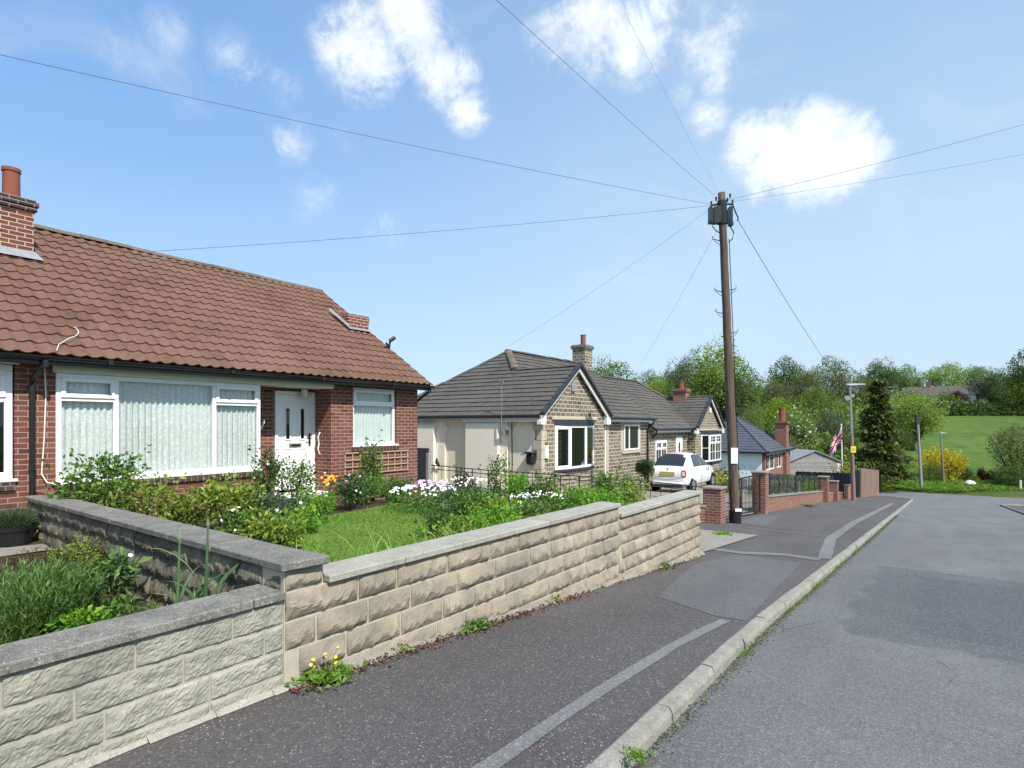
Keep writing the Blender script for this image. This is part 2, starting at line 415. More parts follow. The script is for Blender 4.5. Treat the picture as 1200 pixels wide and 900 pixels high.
m_leaf('tree_maple', [(.03, .006, .008), (.07, .012, .016), (.12, .025, .03)])
m_leaf('tree_gold', [(.20, .19, .015), (.45, .38, .02), (.68, .55, .04)], .2)
m_leaf('hedge_gold', [(.08, .11, .015), (.26, .27, .04), (.45, .42, .10)], .25)
m_leaf('blossom', [(.50, .52, .44), (.66, .67, .60), (.76, .76, .72)], .2)
def m_glass(name, tint=(.02, .025, .03)):
    t = NT(name)
    g = t.n('ShaderNodeBsdfGlossy'); g.inputs['Roughness'].default_value = .015; g.inputs['Color'].default_value = (.95, .97, 1, 1)
    tr = t.n('ShaderNodeBsdfTransparent'); tr.inputs['Color'].default_value = (*tint, 1)
    fr = t.n('ShaderNodeLayerWeight'); fr.inputs['Blend'].default_value = .5; fp = t.math('POWER', fr.outputs['Facing'], 4.0)
    nb = t.bump(t.noise(t.objc(), 1.2, 2), .04, .05); t.l(nb, g.inputs['Normal'])
    mx = t.n('ShaderNodeMixShader'); f = t.math('ADD', t.math('MULTIPLY', fp, .9), .07, True)
    t.l(f, mx.inputs[0]); t.l(tr.outputs[0], mx.inputs[1]); t.l(g.outputs[0], mx.inputs[2]); t.l(mx.outputs[0], t.out.inputs[0])
    M[name] = t.m
m_glass('glass', (.93, .95, .945)); m_glass('dark_glass', (.30, .34, .36))
def m_curtain():
    t = NT('net_curtain'); p = t.objc()
    w = t.n('ShaderNodeTexWave', wave_type='BANDS', bands_direction='Y'); t.l(p, w.inputs['Vector']); w.inputs['Scale'].default_value = 3.2; w.inputs['Distortion'].default_value = 1.5; w.inputs['Detail'].default_value = 2
    v = t.ramp(t.vor(p, 20), [(.2, 0), (.5, 1)]); nz = t.noise(p, 24, 4, .7)
    c = t.mix(t.math('MULTIPLY', w.outputs['Fac'], .5), (.72, .76, .735), (.54, .585, .565))
    c = t.mix(t.math('MULTIPLY', t.math('MULTIPLY', v, nz), .8), c, (.36, .41, .40))
    M['net_curtain'] = t.pbr(c, .9, t.bump(w.outputs['Fac'], .5, .03), .1)
m_curtain()

# ------------------------------------------------------------------ leaves and plants
def unit(v): return v/(np.linalg.norm(v, axis=-1, keepdims=True)+1e-9)
def leaves(P, D, size, aspect=.5, fold=.25, droop=.0):
    """one folded leaf (four corners) at each point P pointing along D"""
    n = len(P); D = unit(D); A = unit(np.cross(D, unit(R.normal(size=(n, 3)))))
    N = np.cross(A, D); sz = (size*R.uniform(.6, 1.35, n))[:, None]
    b = P; tip = P+D*sz-np.array([0, 0, 1])*sz*droop; mid = P+D*sz*.5
    l = mid+A*sz*aspect*.5+N*sz*fold*.4; r = mid-A*sz*aspect*.5+N*sz*fold*.4
    V = np.stack([b, l, tip, r], 1).reshape(-1, 3); F = np.arange(4*n).reshape(n, 4)
    return V, F, R.uniform(0, 1, n)
def blades(P, D, length, width, bend=.3, seg=3):
    n = len(P); D = unit(D); L = (length*R.uniform(.6, 1.2, n))
    A = unit(np.cross(D, R.normal(size=(n, 3)))); H = unit(D*np.array([1, 1, 0])+R.normal(size=(n, 3))*np.array([.4, .4, 0]))
    V = []; 
    for k in range(seg+1):
        f = k/seg; w = width*(1-f**1.6)*.5+width*.03
        c = P+D*(L*f)[:, None]+(H*(bend*f*f)-np.array([0, 0, 1])*bend*.55*f**3)*L[:, None]
        V += [c-A*w, c+A*w]
    V = np.stack(V, 1); m = 2*(seg+1)
    base = (np.arange(n)*m)[:, None]
    F = np.concatenate([base+np.array([2*k, 2*k+1, 2*k+3, 2*k+2]) for k in range(seg)], 0)
    rn = R.uniform(0, 1, n)
    return V.reshape(-1, 3), F, np.tile(rn, seg)
def join(*parts):
    V = []; F = []; Q = []; b = 0
    for v, f, r in parts:
        V.append(v); F.append(f+b); Q.append(r); b += len(v)
    return np.concatenate(V), np.concatenate(F), np.concatenate(Q)
def clump_pts(c, rx, ry, rz, K, n, spread=.42, shell=True, low=.0):
    """leaf positions gathered in K uneven clumps inside an ellipsoid standing on c"""
    d = unit(R.normal(size=(K, 3))); rr = R.uniform(.35, 1, K)[:, None]**.6
    C = d*rr*.72; C[:, 2] = C[:, 2]*.95
    s = R.uniform(.6, 1.3, K)*spread
    i = R.integers(0, K, n)
    q = unit(R.normal(size=(n, 3))); ra = R.uniform(.25, 1, n)[:, None]**.5
    P = C[i]+q*ra*s[i][:, None]
    out = unit(q*.9+unit(P)*.5+np.array([0, 0, .25]))
    P = P*np.array([rx, ry, rz])+np.array([0, 0, rz])
    P[:, 2] = np.maximum(P[:, 2], low)
    return P+np.array(c), out
def bush(name, c, rx, ry, h, n, size, mat, label, cat='shrub', group=None, aspect=.55, K=None, stems=True, spread=.42, flowers=None, droop=.15):
    c = Vector(c); rz = h/2
    P, D = clump_pts((0, 0, 0), rx, ry, rz, K or max(8, int(n/70)), n, spread, low=.02)
    if stems and n > 400:       # loose shoots that break the outline
        for _ in range(12):
            a = R.uniform(0, 6.283); k = 16; e = R.uniform(.5, 1.0); f = np.linspace(.5, R.uniform(.98, 1.16), k)[:, None]
            tip = np.array([rx*e*math.cos(a), ry*e*math.sin(a), h*R.uniform(.7, .98)])
            Q = tip*f+R.normal(size=(k, 3))*size*.35; Q[:, 2] = np.minimum(Q[:, 2], h*1.25); P = np.concatenate([P, Q]); D = np.concatenate([D, unit(R.normal(size=(k, 3))+tip/np.linalg.norm(tip))])
    V, F, q = leaves(P, D+R.normal(size=D.shape)*.55, size*R.uniform(.55, 1.35, len(P)), aspect, droop=droop)
    o = mesh_np(name, V, F, M[mat], None, q); o.location = c; tag(o, label, cat, group)
    if stems:
        mb = MB()
        for k in range(9):
            a = random.uniform(0, 6.28); e = random.uniform(.3, .8)
            p = [(0.03*math.cos(a), .03*math.sin(a), -.03), (rx*.3*math.cos(a)*e, ry*.3*math.sin(a)*e, h*.35), (rx*.7*math.cos(a)*e, ry*.7*math.sin(a)*e, h*random.uniform(.6, .85))]
            mb.tube(p, [.012, .008, .004], 5, False)
        s = mb.build('stem', M['bark'], None, fix=False); s.parent = o
    if flowers:
        fm, fn, fs = flowers
        i = R.choice(len(P), fn); up = P[i]+unit(P[i]-np.array([0, 0, rz]))*size*.7+np.array([0, 0, size*.4])
        up = up[up[:, 2] > rz*.6]
        f = disc_flowers(up, fs); fo = mesh_np('blossom', f[0], f[1], M[fm], None, f[2]); fo.parent = o
    return o
def disc_flowers(P, size):
    V = []; F = []; q = []
    for p in P:
        n = unit(np.array([.5, -.35, .75])+R.normal(size=3)*.4); a = unit(np.cross(n, [0, 1, .2])); b = np.cross(n, a)
        s = size*R.uniform(.7, 1.2); k = len(V); m = 7
        for j in range(m):
            t = 6.283*j/m; V.append(p+(a*math.cos(t)+b*math.sin(t))*s*.5*(1 if j % 2 else .85)+n*s*.08)
        V.append(p)
        for j in range(m): F.append([k+j, k+(j+1) % m, k+m, k+m]); q.append(R.uniform())
    F = [f[:3] for f in F]
    return np.array(V), np.array(F), np.array(q)
# ------------------------------------------------------------------ building helpers
def noise1(n, k=4):
    x = R.normal(size=n+k); return np.convolve(x, np.ones(k)/k, 'valid')[:n]
def fnoise(nx, nz, octs=((6, 1.), (3, .6), (1, .45))):
    out = np.zeros((nx, nz))
    for st, am in octs:
        gx, gz_ = nx//st+2, nz//st+2; g = R.normal(size=(gx, gz_)); x = np.arange(nx)/st; z = np.arange(nz)/st
        i = x.astype(int); j = z.astype(int); fx = (x-i)[:, None]; fz = (z-j)[None, :]
        out += am*((g[i][:, j]*(1-fx)+g[i+1][:, j]*fx)*(1-fz)+(g[i][:, j+1]*(1-fx)+g[i+1][:, j+1]*fx)*fz)
    return out
def block_wall(T, u0, u1, ztop, zbot, ch, bl, style, tops=None, jit=.25, phase=0.0):
    """rock-faced blocks in courses counted down from ztop; zbot(u) is the foot, tops(u) the allowed top"""
    V = []; F = []; Q = []; k = 0; z1 = ztop; row = 0
    while z1 > min(zbot(u0), zbot(u1))-.02:
        z0 = z1-ch; u = u0-(bl*.5 if row % 2 else 0)+phase*(row % 3)
        while u < u1:
            w = bl*random.uniform(1-jit, 1+jit); a, b = max(u, u0), min(u+w, u1)
            if u+w > u1-.12: b = u1; w = u1-u+.01
            u += w
            if b-a < .05: continue
            m = (a+b)/2
            if z1 < zbot(m)-.01 or (tops and z1 > tops(m)+.02): continue
            g = .009 if style == 'pitch' else .0065; pit = style == 'pitch'; nx = max(5, int((b-a)/(.022 if pit else .0125))); nz = 9 if pit else 13; fn = fnoise(nx+1, nz+1)
            us = np.linspace(a+g, b-g, nx+1); vs = np.linspace(0, 1, nz+1)
            jag = .37+.15*noise1(nx+1, 2)+random.uniform(-.06, .06); amp = random.uniform(.75, 1.2)
            low = noise1(nx+1, 5)*.5
            G = np.zeros((nx+1, nz+1, 3))
            for i in range(nx+1):
                eu = min((us[i]-a)/.03, (b-us[i])/.03, 1.0); j = min(max(jag[i], .16), .62)
                for q in range(nz+1):
                    v = vs[q]; ev = min(v/.1, (1-v)/.1, 1.0)
                    if style == 'pitch':
                        d = min(v/j, (1-v)/(1-j))
                        d = (.034*amp*(d**.75)+.005*low[i])*min(1, .25+eu*.75)
                        d = d*ev**.5*(.2+.8*eu)+fn[i, q]*.0022*ev*eu
                    else:
                        d = (.011+fn[i, q]*.0042)*(ev*eu)**.6
                    G[i, q] = (us[i], d, z0+g+(z1-z0-2*g)*v)
            P = [T(*p) for p in G.reshape(-1, 3)]
            back = [T(x, -.03, z) for (x, z) in ((us[0], z0+g), (us[-1], z0+g), (us[-1], z1-g), (us[0], z1-g))]
            V += P+back; r = random.random()
            for i in range(nx):
                for q in range(nz):
                    s = k+i*(nz+1)+q; F.append([s, s+nz+1, s+nz+2, s+1]); Q.append(r)
            bb = k+(nx+1)*(nz+1); w_ = nz+1
            F.append([k+i*w_ for i in range(nx+1)]+[bb+1, bb]); F.append([k+i*w_+nz for i in range(nx+1)]+[bb+2, bb+3])
            F.append([k+q for q in range(w_)]+[bb+3, bb]); F.append([k+nx*w_+q for q in range(w_)]+[bb+2, bb+1])
            Q += [r]*4; k += len(P)+4
        z1 = z0; row += 1
    return V, F, Q
def coping(T, u0, u1, n0, n1, z0, z1, step, mat, parent, name='coping'):
    mb = MB(T); u = u0
    while u < u1-.02:
        w = min(step*random.uniform(.9, 1.1), u1-u)
        if u1-u-w < .15: w = u1-u
        j = random.uniform(-.004, .004)
        mb.cbox(u+.003, u+w-.003, n0, n1+j, z0, z1+j*.7, .008); u += w
    return mb.build(name, M[mat], parent)
def tile_slope(name, o, a, s, bounds, s_from, s_to, gauge, kind, mat, parent, period=.2):
    o, a, s = (np.array(x, dtype=float) for x in (o, a, s)); a = unit(a); s = unit(s); n = np.cross(a, s)
    if n[2] < 0: n = -n
    V = []; F = []; Q = []
    i0 = 0; st = s_from
    while st < s_to-.01:
        en = min(st+gauge, s_to); b0 = bounds(st); b1 = bounds(en)
        lo = min(b0[0], b1[0]); hi = max(b0[1], b1[1])
        wob = noise1(400, 6)*.004
        if kind == 'roll':
            us = np.arange(math.floor(lo/period)*period, hi+period, period/8)
            x = ((us/period) % 1.0)-.5
            prof = .031*np.clip(1.15-np.abs(x)*3.6, 0, 1)**.9
            k = len(V); m = len(us)
            ub = np.clip(us, b0[0], b0[1]); ut = np.clip(us, b1[0], b1[1])
            off = R.uniform(-.003, .003, m//8+2)[np.arange(m)//8]
            top_s = en+.02
            V += list(o+a*ub[:, None]+s*st+n*(prof+.024+off)[:, None])
            V += list(o+a*ut[:, None]+s*top_s+n*(prof*.9+.004+off)[:, None])
            V += list(o+a*ub[:, None]+s*(st+.004)+n*(prof*.9+.002)[:, None])
            rr = R.uniform(0, 1, m//8+2)
            for j in range(m-1):
                if ub[j+1]-ub[j] < 1e-5 and ut[j+1]-ut[j] < 1e-5: continue
                r = rr[j//8]; F.append([k+j, k+j+1, k+m+j+1, k+m+j]); F.append([k+2*m+j, k+2*m+j+1, k+j+1, k+j]); Q += [r, r]
        else:
            shift = period*.5 if i0 % 2 else 0
            for u in np.arange(math.floor(lo/period)*period-shift, hi+period, period):
                q = [np.clip(u+.003, *b0), np.clip(u+period-.003, *b0), np.clip(u+period-.003, *b1), np.clip(u+.003, *b1)]
                if q[1]-q[0] < .01 and q[2]-q[3] < .01: continue
                k = len(V); j = random.uniform(-.003, .004)
                V += [o+a*q[0]+s*st+n*(.036+j), o+a*q[1]+s*st+n*(.036+j), o+a*q[2]+s*(en+.02)+n*(.006+j), o+a*q[3]+s*(en+.02)+n*(.006+j),
                      o+a*q[0]+s*(st+.003)+n*0, o+a*q[1]+s*(st+.003)+n*0]
                r = random.random(); F += [[k, k+1, k+2, k+3], [k+4, k+5, k+1, k]]; Q += [r, r]
        st = en; i0 += 1
    return np.array(V), F, Q
def build_slopes(name, lst, mat, parent):
    V = []; F = []; Q = []
    for v, f, q in lst:
        b = len(V); V += list(v); F += [[b+i for i in ff] for ff in f]; Q += list(q)
    return mesh_np(name, np.array(V), F, M[mat], parent, Q)
def ridge_tiles(path, r, step, mat, parent, name='ridge'):
    mb = MB(); p = [Vector(x) for x in path]
    for i in range(len(p)-1):
        d = p[i+1]-p[i]; n = max(1, round(d.length/step)); e = d.normalized()
        side = Vector((0, 0, 1)).cross(e).normalized(); up = e.cross(side)
        if up.z < 0: up = -up
        for k in range(n):
            a = p[i]+d*(k/n); b = p[i]+d*((k+.985)/n); j = random.uniform(-.012, .012); q = random.random()
            pts = []
            for c in (a, b):
                for t in range(7):
                    an = math.pi*(t/6)
                    pts.append(tuple(c+side*math.cos(an)*r*1.15+up*(math.sin(an)*r*.75-.03+j)))
            mb.add(pts, [[t, t+1, t+8, t+7] for t in range(6)]+[[0, 1, 2, 3, 4, 5, 6], [7, 8, 9, 10, 11, 12, 13]], q)
    return mb.build(name, M[mat], parent)
def window(parent, T, u0, u1, z0, z1, cols, depth=-.06, fw=.055, glass='glass', back='net_curtain', sill=None, name='window', georgian=None, vent=None):
    """cols = [(u_a, u_b, transom z or None)] in metres along the facade"""
    mb = MB(T)
    mb.cbox(u0, u1, depth-.06, depth, z0, z0+fw, .006); mb.cbox(u0, u1, depth-.06, depth, z1-fw, z1, .006)
    mb.cbox(u0, u0+fw, depth-.06, depth-.002, z0+fw, z1-fw, .006); mb.cbox(u1-fw, u1, depth-.06, depth-.002, z0+fw, z1-fw, .006)
    panes = []
    for i, (a, b, tr) in enumerate(cols):
        if i: mb.cbox(a-fw*.5, a+fw*.5, depth-.058, depth-.003, z0+fw, z1-fw, .006)
        a2 = a+(fw*.5 if i else fw); b2 = b-(fw*.5 if i < len(cols)-1 else fw)
        if tr:
            mb.cbox(a2, b2, depth-.058, depth-.004, tr-fw*.45, tr+fw*.45, .006)
            panes.append((a2, b2, z0+fw, tr-fw*.45, 0)); panes.append((a2, b2, tr+fw*.45, z1-fw, 1))
        else: panes.append((a2, b2, z0+fw, z1-fw, 0 if vent is None else vent))
    for (a, b, c, d, casement) in panes:
        if casement:      # raised sash
            w = .05
            mb.cbox(a-.012, b+.012, depth-.02, depth+.018, c-.012, c+w, .006); mb.cbox(a-.012, b+.012, depth-.02, depth+.018, d-w, d+.012, .006)
            mb.cbox(a-.012, a+w, depth-.02, depth+.016, c+w, d-w, .006); mb.cbox(b-w, b+.012, depth-.02, depth+.016, c+w, d-w, .006)
        if georgian:
            nx, nz = georgian
            for k in range(1, nx): x = a+(b-a)*k/nx; mb.box(x-.012, x+.012, depth-.03, depth-.012, c, d)
            for k in range(1, nz): x = c+(d-c)*k/nz; mb.box(a, b, depth-.031, depth-.013, x-.012, x+.012)
    w = mb.build(name, M['upvc'], parent)
    g = MB(T)
    for (a, b, c, d, e) in panes: g.poly([(a, depth-.035, c), (b, depth-.035, c), (b, depth-.035, d), (a, depth-.035, d)])
    g.build('pane', M[glass], w, fix=False)
    if back:
        c = MB(T)
        if back in ('net_curtain', 'curtain_pale'):      # gathered cloth hanging in folds
            k = int((u1-u0)/.011); us = np.linspace(u0+.01, u1-.01, k+1); ph = np.cumsum(R.uniform(.5, 1.5, k+1))*.75
            dd = depth-.10+.016*np.sin(ph)
            pts = [(us[i], dd[i], z) for i in range(k+1) for z in (z0+.01, z1-.01)]
            c.add(pts, [(2*i, 2*i+2, 2*i+3, 2*i+1) for i in range(k)], .5)
        else: c.box(u0+.01, u1-.01, depth-.11, depth-.085, z0, z1)  # flat dark panel: the unlit room behind the glass, put in as colour
        c.build('curtain', M[back], w, smooth=back != 'interior_dark', fix=False)
    if sill:
        s = MB(T); s.cbox(u0-.05, u1+.05, depth-.03, .05, z0-.045, z0-.002, .008); s.build('sill', M[sill], w)
    return w
def pipe(parent, path, r, name='downpipe', mat='black_plastic', collars=()):
    mb = MB(); mb.tube(path, r, 10)
    for c in collars: mb.tube([Vector(c)+Vector((0, 0, -.05)), Vector(c)+Vector((0, 0, .05))], r*1.22, 10)
    return mb.build(name, M[mat], parent)

# ------------------------------------------------------------------ ground, road, pavement
def struct(o, kind='structure'): o['kind'] = kind; return o
xs = sorted(set([-2500, -1600, -1000, -700, -500, -400]+list(range(-320, -60, 20))+list(range(-60, -14, 4))+[-14, -12, -10.6, -9, -7, -5.2, -3.6, -3.35, -2, -1, 0, 1, 2, 3, 3.8, 5.4, 5.6, 8, 11, 15]+list(range(20, 80, 6))+list(range(80, 320, 20))+[400, 600, 1000, 1600, 2500]))
ys = sorted(set([-2500, -1200, -600, -300, -150, -80, -40, -20, -10, -5, -2, 0, 1, 2, 2.5, 3, 4]+list(range(5, 80, 2))+list(range(80, 340, 10))+[360, 400, 500, 700, 1000, 1500, 2500]))
def gz(x, y):
    z = terr(x, y)-.03
    if -3.5 < x < 5.5 and y < 60: z -= .25
    if -5.3 < x <= -3.5 and 10 < y < 60: z -= .2
    if 59 <= y <= 69: z -= .25
    t = -SN*x+CS*y
    if t > 330: z += min(30, (t-330)*.02)
    return z
V = [(x, y, gz(x, y)) for y in ys for x in xs]; n = len(xs)
F = [[j*n+i, j*n+i+1, (j+1)*n+i+1, (j+1)*n+i] for j in range(len(ys)-1) for i in range(n-1)]
struct(mesh_np('ground', V, F, M['rough_grass'], smooth=True))
def strip(name, yl, xl, xr, dz, mat, nx=2):
    V = []; F = []
    for y in yl:
        a, b = xl(y), xr(y)
        for i in range(nx): V.append((a+(b-a)*i/(nx-1), y, Z(y)+dz))
    for j in range(len(yl)-1):
        for i in range(nx-1): F.append([j*nx+i, j*nx+i+1, (j+1)*nx+i+1, (j+1)*nx+i])
    return struct(mesh_np(name, V, F, M[mat]))
RD = -.085
KX = lambda y: -1.335+.095*min(1.6, max(0, (6-y)/3.5))                   # road side face of the kerb
Yr = [y*.6 for y in range(-25, 101)]
def arc(cx, cy, r, a0, a1, n=12): return [(cx+r*math.cos(a0+(a1-a0)*i/n), cy+r*math.sin(a0+(a1-a0)*i/n)) for i in range(n+1)]
# carriageway with the cross street at its foot, one sheet
RV = []; RF = []
def radd(P, Fs):
    b = len(RV); RV.extend((x, y, Z(y)+RD) for x, y in P); RF.extend([[b+i for i in f] for f in Fs])
for a, b in zip(Yr[:-1], Yr[1:]): radd([(-1.42, a), (1, a), (3.7, a), (-1.42, b), (1, b), (3.7, b)], [(0, 1, 4, 3), (1, 2, 5, 4)])
for a, b in zip([60, 61, 62, 63, 64, 65, 66, 67], [61, 62, 63, 64, 65, 66, 67, 67.8]):
    radd([(-60, a), (70, a), (70, b), (-60, b)], [(0, 1, 2, 3)])
LA = arc(-6.42, 55, 5, 0, math.pi/2); RA = arc(9.7, 54, 6, math.pi, math.pi/2)
radd([(-1.42, 60)]+LA, [(0, i+1, i+2) for i in range(len(LA)-1)])
radd([(3.7, 60)]+RA, [(0, i+2, i+1) for i in range(len(RA)-1)])
struct(mesh_np('road', RV, RF, M['road_asphalt']))
# pavement (left) with its widening and the corner
XL = lambda y: -3.33 if y < 10.4 else (-5.25 if y < 38 else -4.75)
Yp = sorted(set(Yr+[10.39, 10.41, 37.9, 38.1]))
Yp = [y for y in Yp if y <= 55]
strip('pavement', Yp, XL, lambda y: KX(y)-.115, 0.0, 'pavement_asphalt', 5)
PV = [(-1.56, 55, Z(55))]+[(-6.42+4.86*math.cos(a), 55+4.86*math.sin(a), Z(55+4.86*math.sin(a))) for a in np.linspace(0, math.pi/2, 10)]+[(-6.42, 55, Z(55))]
struct(mesh_np('pavement_corner', PV+[(-4.75, 55, Z(55))], [[len(PV)-1, i, i+1] for i in range(1, len(PV)-2)], M['pavement_asphalt']))
strip('pavement', [y for y in Yr if y <= 54], lambda y: 3.86, lambda y: 5.5, 0.0, 'pavement_asphalt', 3)
def kerb(path, side, name='kerb'):
    mb = MB(); d = 0
    P = [Vector((x, y, 0)) for x, y in path]
    for i in range(len(P)-1):
        a, b = P[i], P[i+1]; e = (b-a).normalized(); o = Vector((e.y, -e.x, 0))*side
        L = (b-a).length; k = max(1, round(L/.91))
        for j in range(k):
            p = a+(b-a)*(j/k)+e*.006; q = a+(b-a)*((j+1)/k)-e*.006
            js = random.uniform(-.008, .008); jz = random.uniform(-.008, .008)
            sec = [(js, -.2), (js-.012, -.03), (js-.03, .006), (-.11, .012), (-.125, .004), (-.125, -.2)]
            pts = []
            for c in (p, q):
                zz = Z(c.y)+jz
                for (n, z) in sec: pts.append((c.x+o.x*n, c.y+o.y*n, zz+z))
            m = len(sec)
            mb.add(pts, [[t, (t+1) % m, m+(t+1) % m, m+t] for t in range(m)]+[list(range(m)), list(range(m, 2*m))])
    return struct(mb.build(name, M['kerb_concrete']))
kerb([(KX(y), y) for y in np.arange(-14, 55.01, .92)]+[(-6.42+5.02*math.cos(a), 55+5.02*math.sin(a)) for a in np.linspace(.1, math.pi/2, 8)], 1)
kerb([(3.72, y) for y in np.arange(-14, 54.01, .92)]+[(9.7-5.98*math.cos(a), 54+5.98*math.sin(a)) for a in np.linspace(.1, math.pi/2, 8)], -1)
# repairs in the tarmac
def patch(pts, base, dz, mat, name='asphalt_patch'):
    P = [ground(x, y, base) for x, y in pts]
    # subdivide along Y so that the sheet follows the fall of the street
    c = sum(P, Vector())/len(P); V = []; F = []
    N = []
    for i in range(len(P)):
        a, b = P[i], P[(i+1) % len(P)]; k = max(1, int((b-a).length/.35))
        for j in range(k):
            q = a+(b-a)*(j/k); jit = .012; N.append((q.x+random.uniform(-jit, jit), q.y+random.uniform(-jit, jit)))
    from mathutils.geometry import delaunay_2d_cdt
    X0, X1, Y0, Y1 = min(p[0] for p in N), max(p[0] for p in N), min(p[1] for p in N), max(p[1] for p in N)
    inner = []
    vs, es, fs, *_ = delaunay_2d_cdt([Vector(p) for p in N], [], [list(range(len(N)))], 1, 1e-4)
    V = [(v.x, v.y, Z(v.y)+base+dz) for v in vs]
    return struct(mesh_np(name, V, [list(f) for f in fs], M[mat]))
def ribbon(px, w, base, dz, mat, name='trench_strip'):
    P = [ground(x, y, base) for x, y in px]; V = []; F = []
    Q = []
    for a, b in zip(P[:-1], P[1:]):
        k = max(1, int((b-a).length/.4)); Q += [a+(b-a)*(j/k) for j in range(k)]
    Q.append(P[-1])
    for i, q in enumerate(Q):
        d = (Q[min(i+1, len(Q)-1)]-Q[max(i-1, 0)]); d.z = 0; d.normalize(); o = Vector((d.y, -d.x, 0))
        for sg in (-1, 1):
            p = q+o*sg*(w/2+random.uniform(-.008, .008)); V.append((p.x, p.y, Z(p.y)+base+dz))
    F = [[2*i, 2*i+1, 2*i+3, 2*i+2] for i in range(len(Q)-1)]
    return struct(mesh_np(name, V, F, M[mat]))
patch([(770, 700), (812, 662), (862, 650), (900, 655), (938, 660), (874, 728), (838, 722)], 0, .004, 'patch_asphalt')
ribbon([(520, 935), (600, 880), (700, 812), (790, 757), (850, 727)], .10, 0, .006, 'strip_asphalt')
ribbon([(818, 641), (868, 648), (918, 650), (960, 656)], .34, 0, .007, 'strip_asphalt')
ribbon([(872, 618), (920, 624), (973, 630)], .12, 0, .008, 'strip_asphalt')
ribbon([(966, 655), (973, 632), (1000, 613), (1032, 597), (1046, 590)], .22, 0, .009, 'strip_asphalt')
patch([(864, 613), (893, 602), (913, 606), (898, 617)], 0, .005, 'patch_asphalt')

# ------------------------------------------------------------------ garden walls by the pavement
TX = frame_px(-3.27)
def blockwork(name, mat, parent, *args, **kw):
    v, f, q = block_wall(*args, **kw)
    return mesh_np(name, np.array(v), f, M[mat], parent, q)
# near wall
w = empty('garden_wall', (-3.4, -.4, 0), 'low wall of long pale textured blocks with a speckled grey coping at the bottom left', 'garden wall')
blockwork('block_facing', 'pale_block', w, TX, -3.5, 2.185, .525, lambda u: Z(u)-.05, .152, .49, 'fine', jit=.1, phase=.07)
mb = MB(); mb.box(-3.52, -3.2715, -3.5, 2.187, -.2, .522); mb.build('mortar', M['mortar'], w)
coping(TX, -3.5, 2.19, -.27, .03, .526, .581, 1.35, 'grey_coping', w)
mb = MB(TX)
for u in np.arange(-3.5, 2.2, .35): mb.add([(u, -.02, Z(u)+.05), (u+.35, -.02, Z(u+.35)+.05), (u+.35, .05+random.uniform(-.02, .01), Z(u+.35)+.004), (u, .05, Z(u)+.004)], [(0, 1, 2, 3)])
mb.build('footing', M['pale_coping'], w)
# street wall of the brick bungalow
w = empty('garden_wall', (-3.4, 6, -.3), 'long street wall of buff rock-faced blocks stepping down the slope under pale coping slabs', 'garden wall')
tops = lambda u: .742 if u < 2.48 else (.56 if u < 6.95 else .42)
P_ = [block_wall(TX, 2.19, 2.478, .698, lambda u: .57, .136, .9, 'pitch'), block_wall(TX, 2.19, 6.948, .56, lambda u: Z(u)-.04, .182, .47, 'pitch', phase=.05), block_wall(TX, 6.955, 10.15, .42, lambda u: Z(u)-.04, .18, .47, 'pitch', phase=.05)]
V = []; F = []; Q = []
for v, f, q in P_:
    b = len(V); V += v; F += [[b+i for i in ff] for ff in f]; Q += q
mesh_np('block_facing', np.array(V), F, M['buff_block'], w, Q)
mb = MB(); mb.box(-3.5, -3.272, 2.19, 6.95, -1, .558); mb.box(-3.5, -3.2725, 6.951, 10.148, -1, .418); mb.box(-3.5, -3.272, 2.19, 2.478, .558, .698)
mb.build('mortar', M['mortar_buff'], w)
TE = frame_g((-3.27, 10.15, 0), (-1, 0))
blockwork('end_facing', 'buff_block', w, TE, 0, .23, .42, lambda u: Z(10.15)-.04, .14, .4, 'pitch')
coping(TX, 2.50, 6.96, -.27, .04, .562, .613, .72, 'pale_coping', w); coping(TX, 6.97, 10.2, -.27, .04, .424, .477, .72, 'pale_coping', w)
mb = MB(TX)
for u in np.arange(2.2, 10.1, .3): mb.add([(u, -.02, Z(u)+.05), (u+.3, -.02, Z(u+.3)+.05), (u+.3, .05+random.uniform(0, .05), Z(u+.3)+.004), (u, .05+random.uniform(0, .05), Z(u)+.004)], [(0, 1, 2, 3)])
mb.build('footing', M['slab'], w)
# dividing wall between the two front gardens
A, B = Vector((-10.2, 2.86, 0)), Vector((-3.27, 2.20, 0)); LW = (B-A).length
TD0 = frame_g(A, B-A)
TD = lambda u, n, z: TD0(u, n, z-.13*(1-u/LW))
w = empty('dividing_wall', (-6.7, 2.6, 0), 'dark weathered rock-faced wall between the two front gardens with a broad grey coping', 'garden wall')
blockwork('block_facing', 'black_block', w, TD, 0, LW-.02, .70, lambda u: -.05, .178, .42, 'pitch')
mb = MB(TD); mb.box(0, LW-.03, -.24, -.006, -.2, .698); mb.build('mortar', M['black_block'], w)
coping(TD, 0, LW+.05, -.28, .045, .702, .755, .75, 'grey_coping', w)

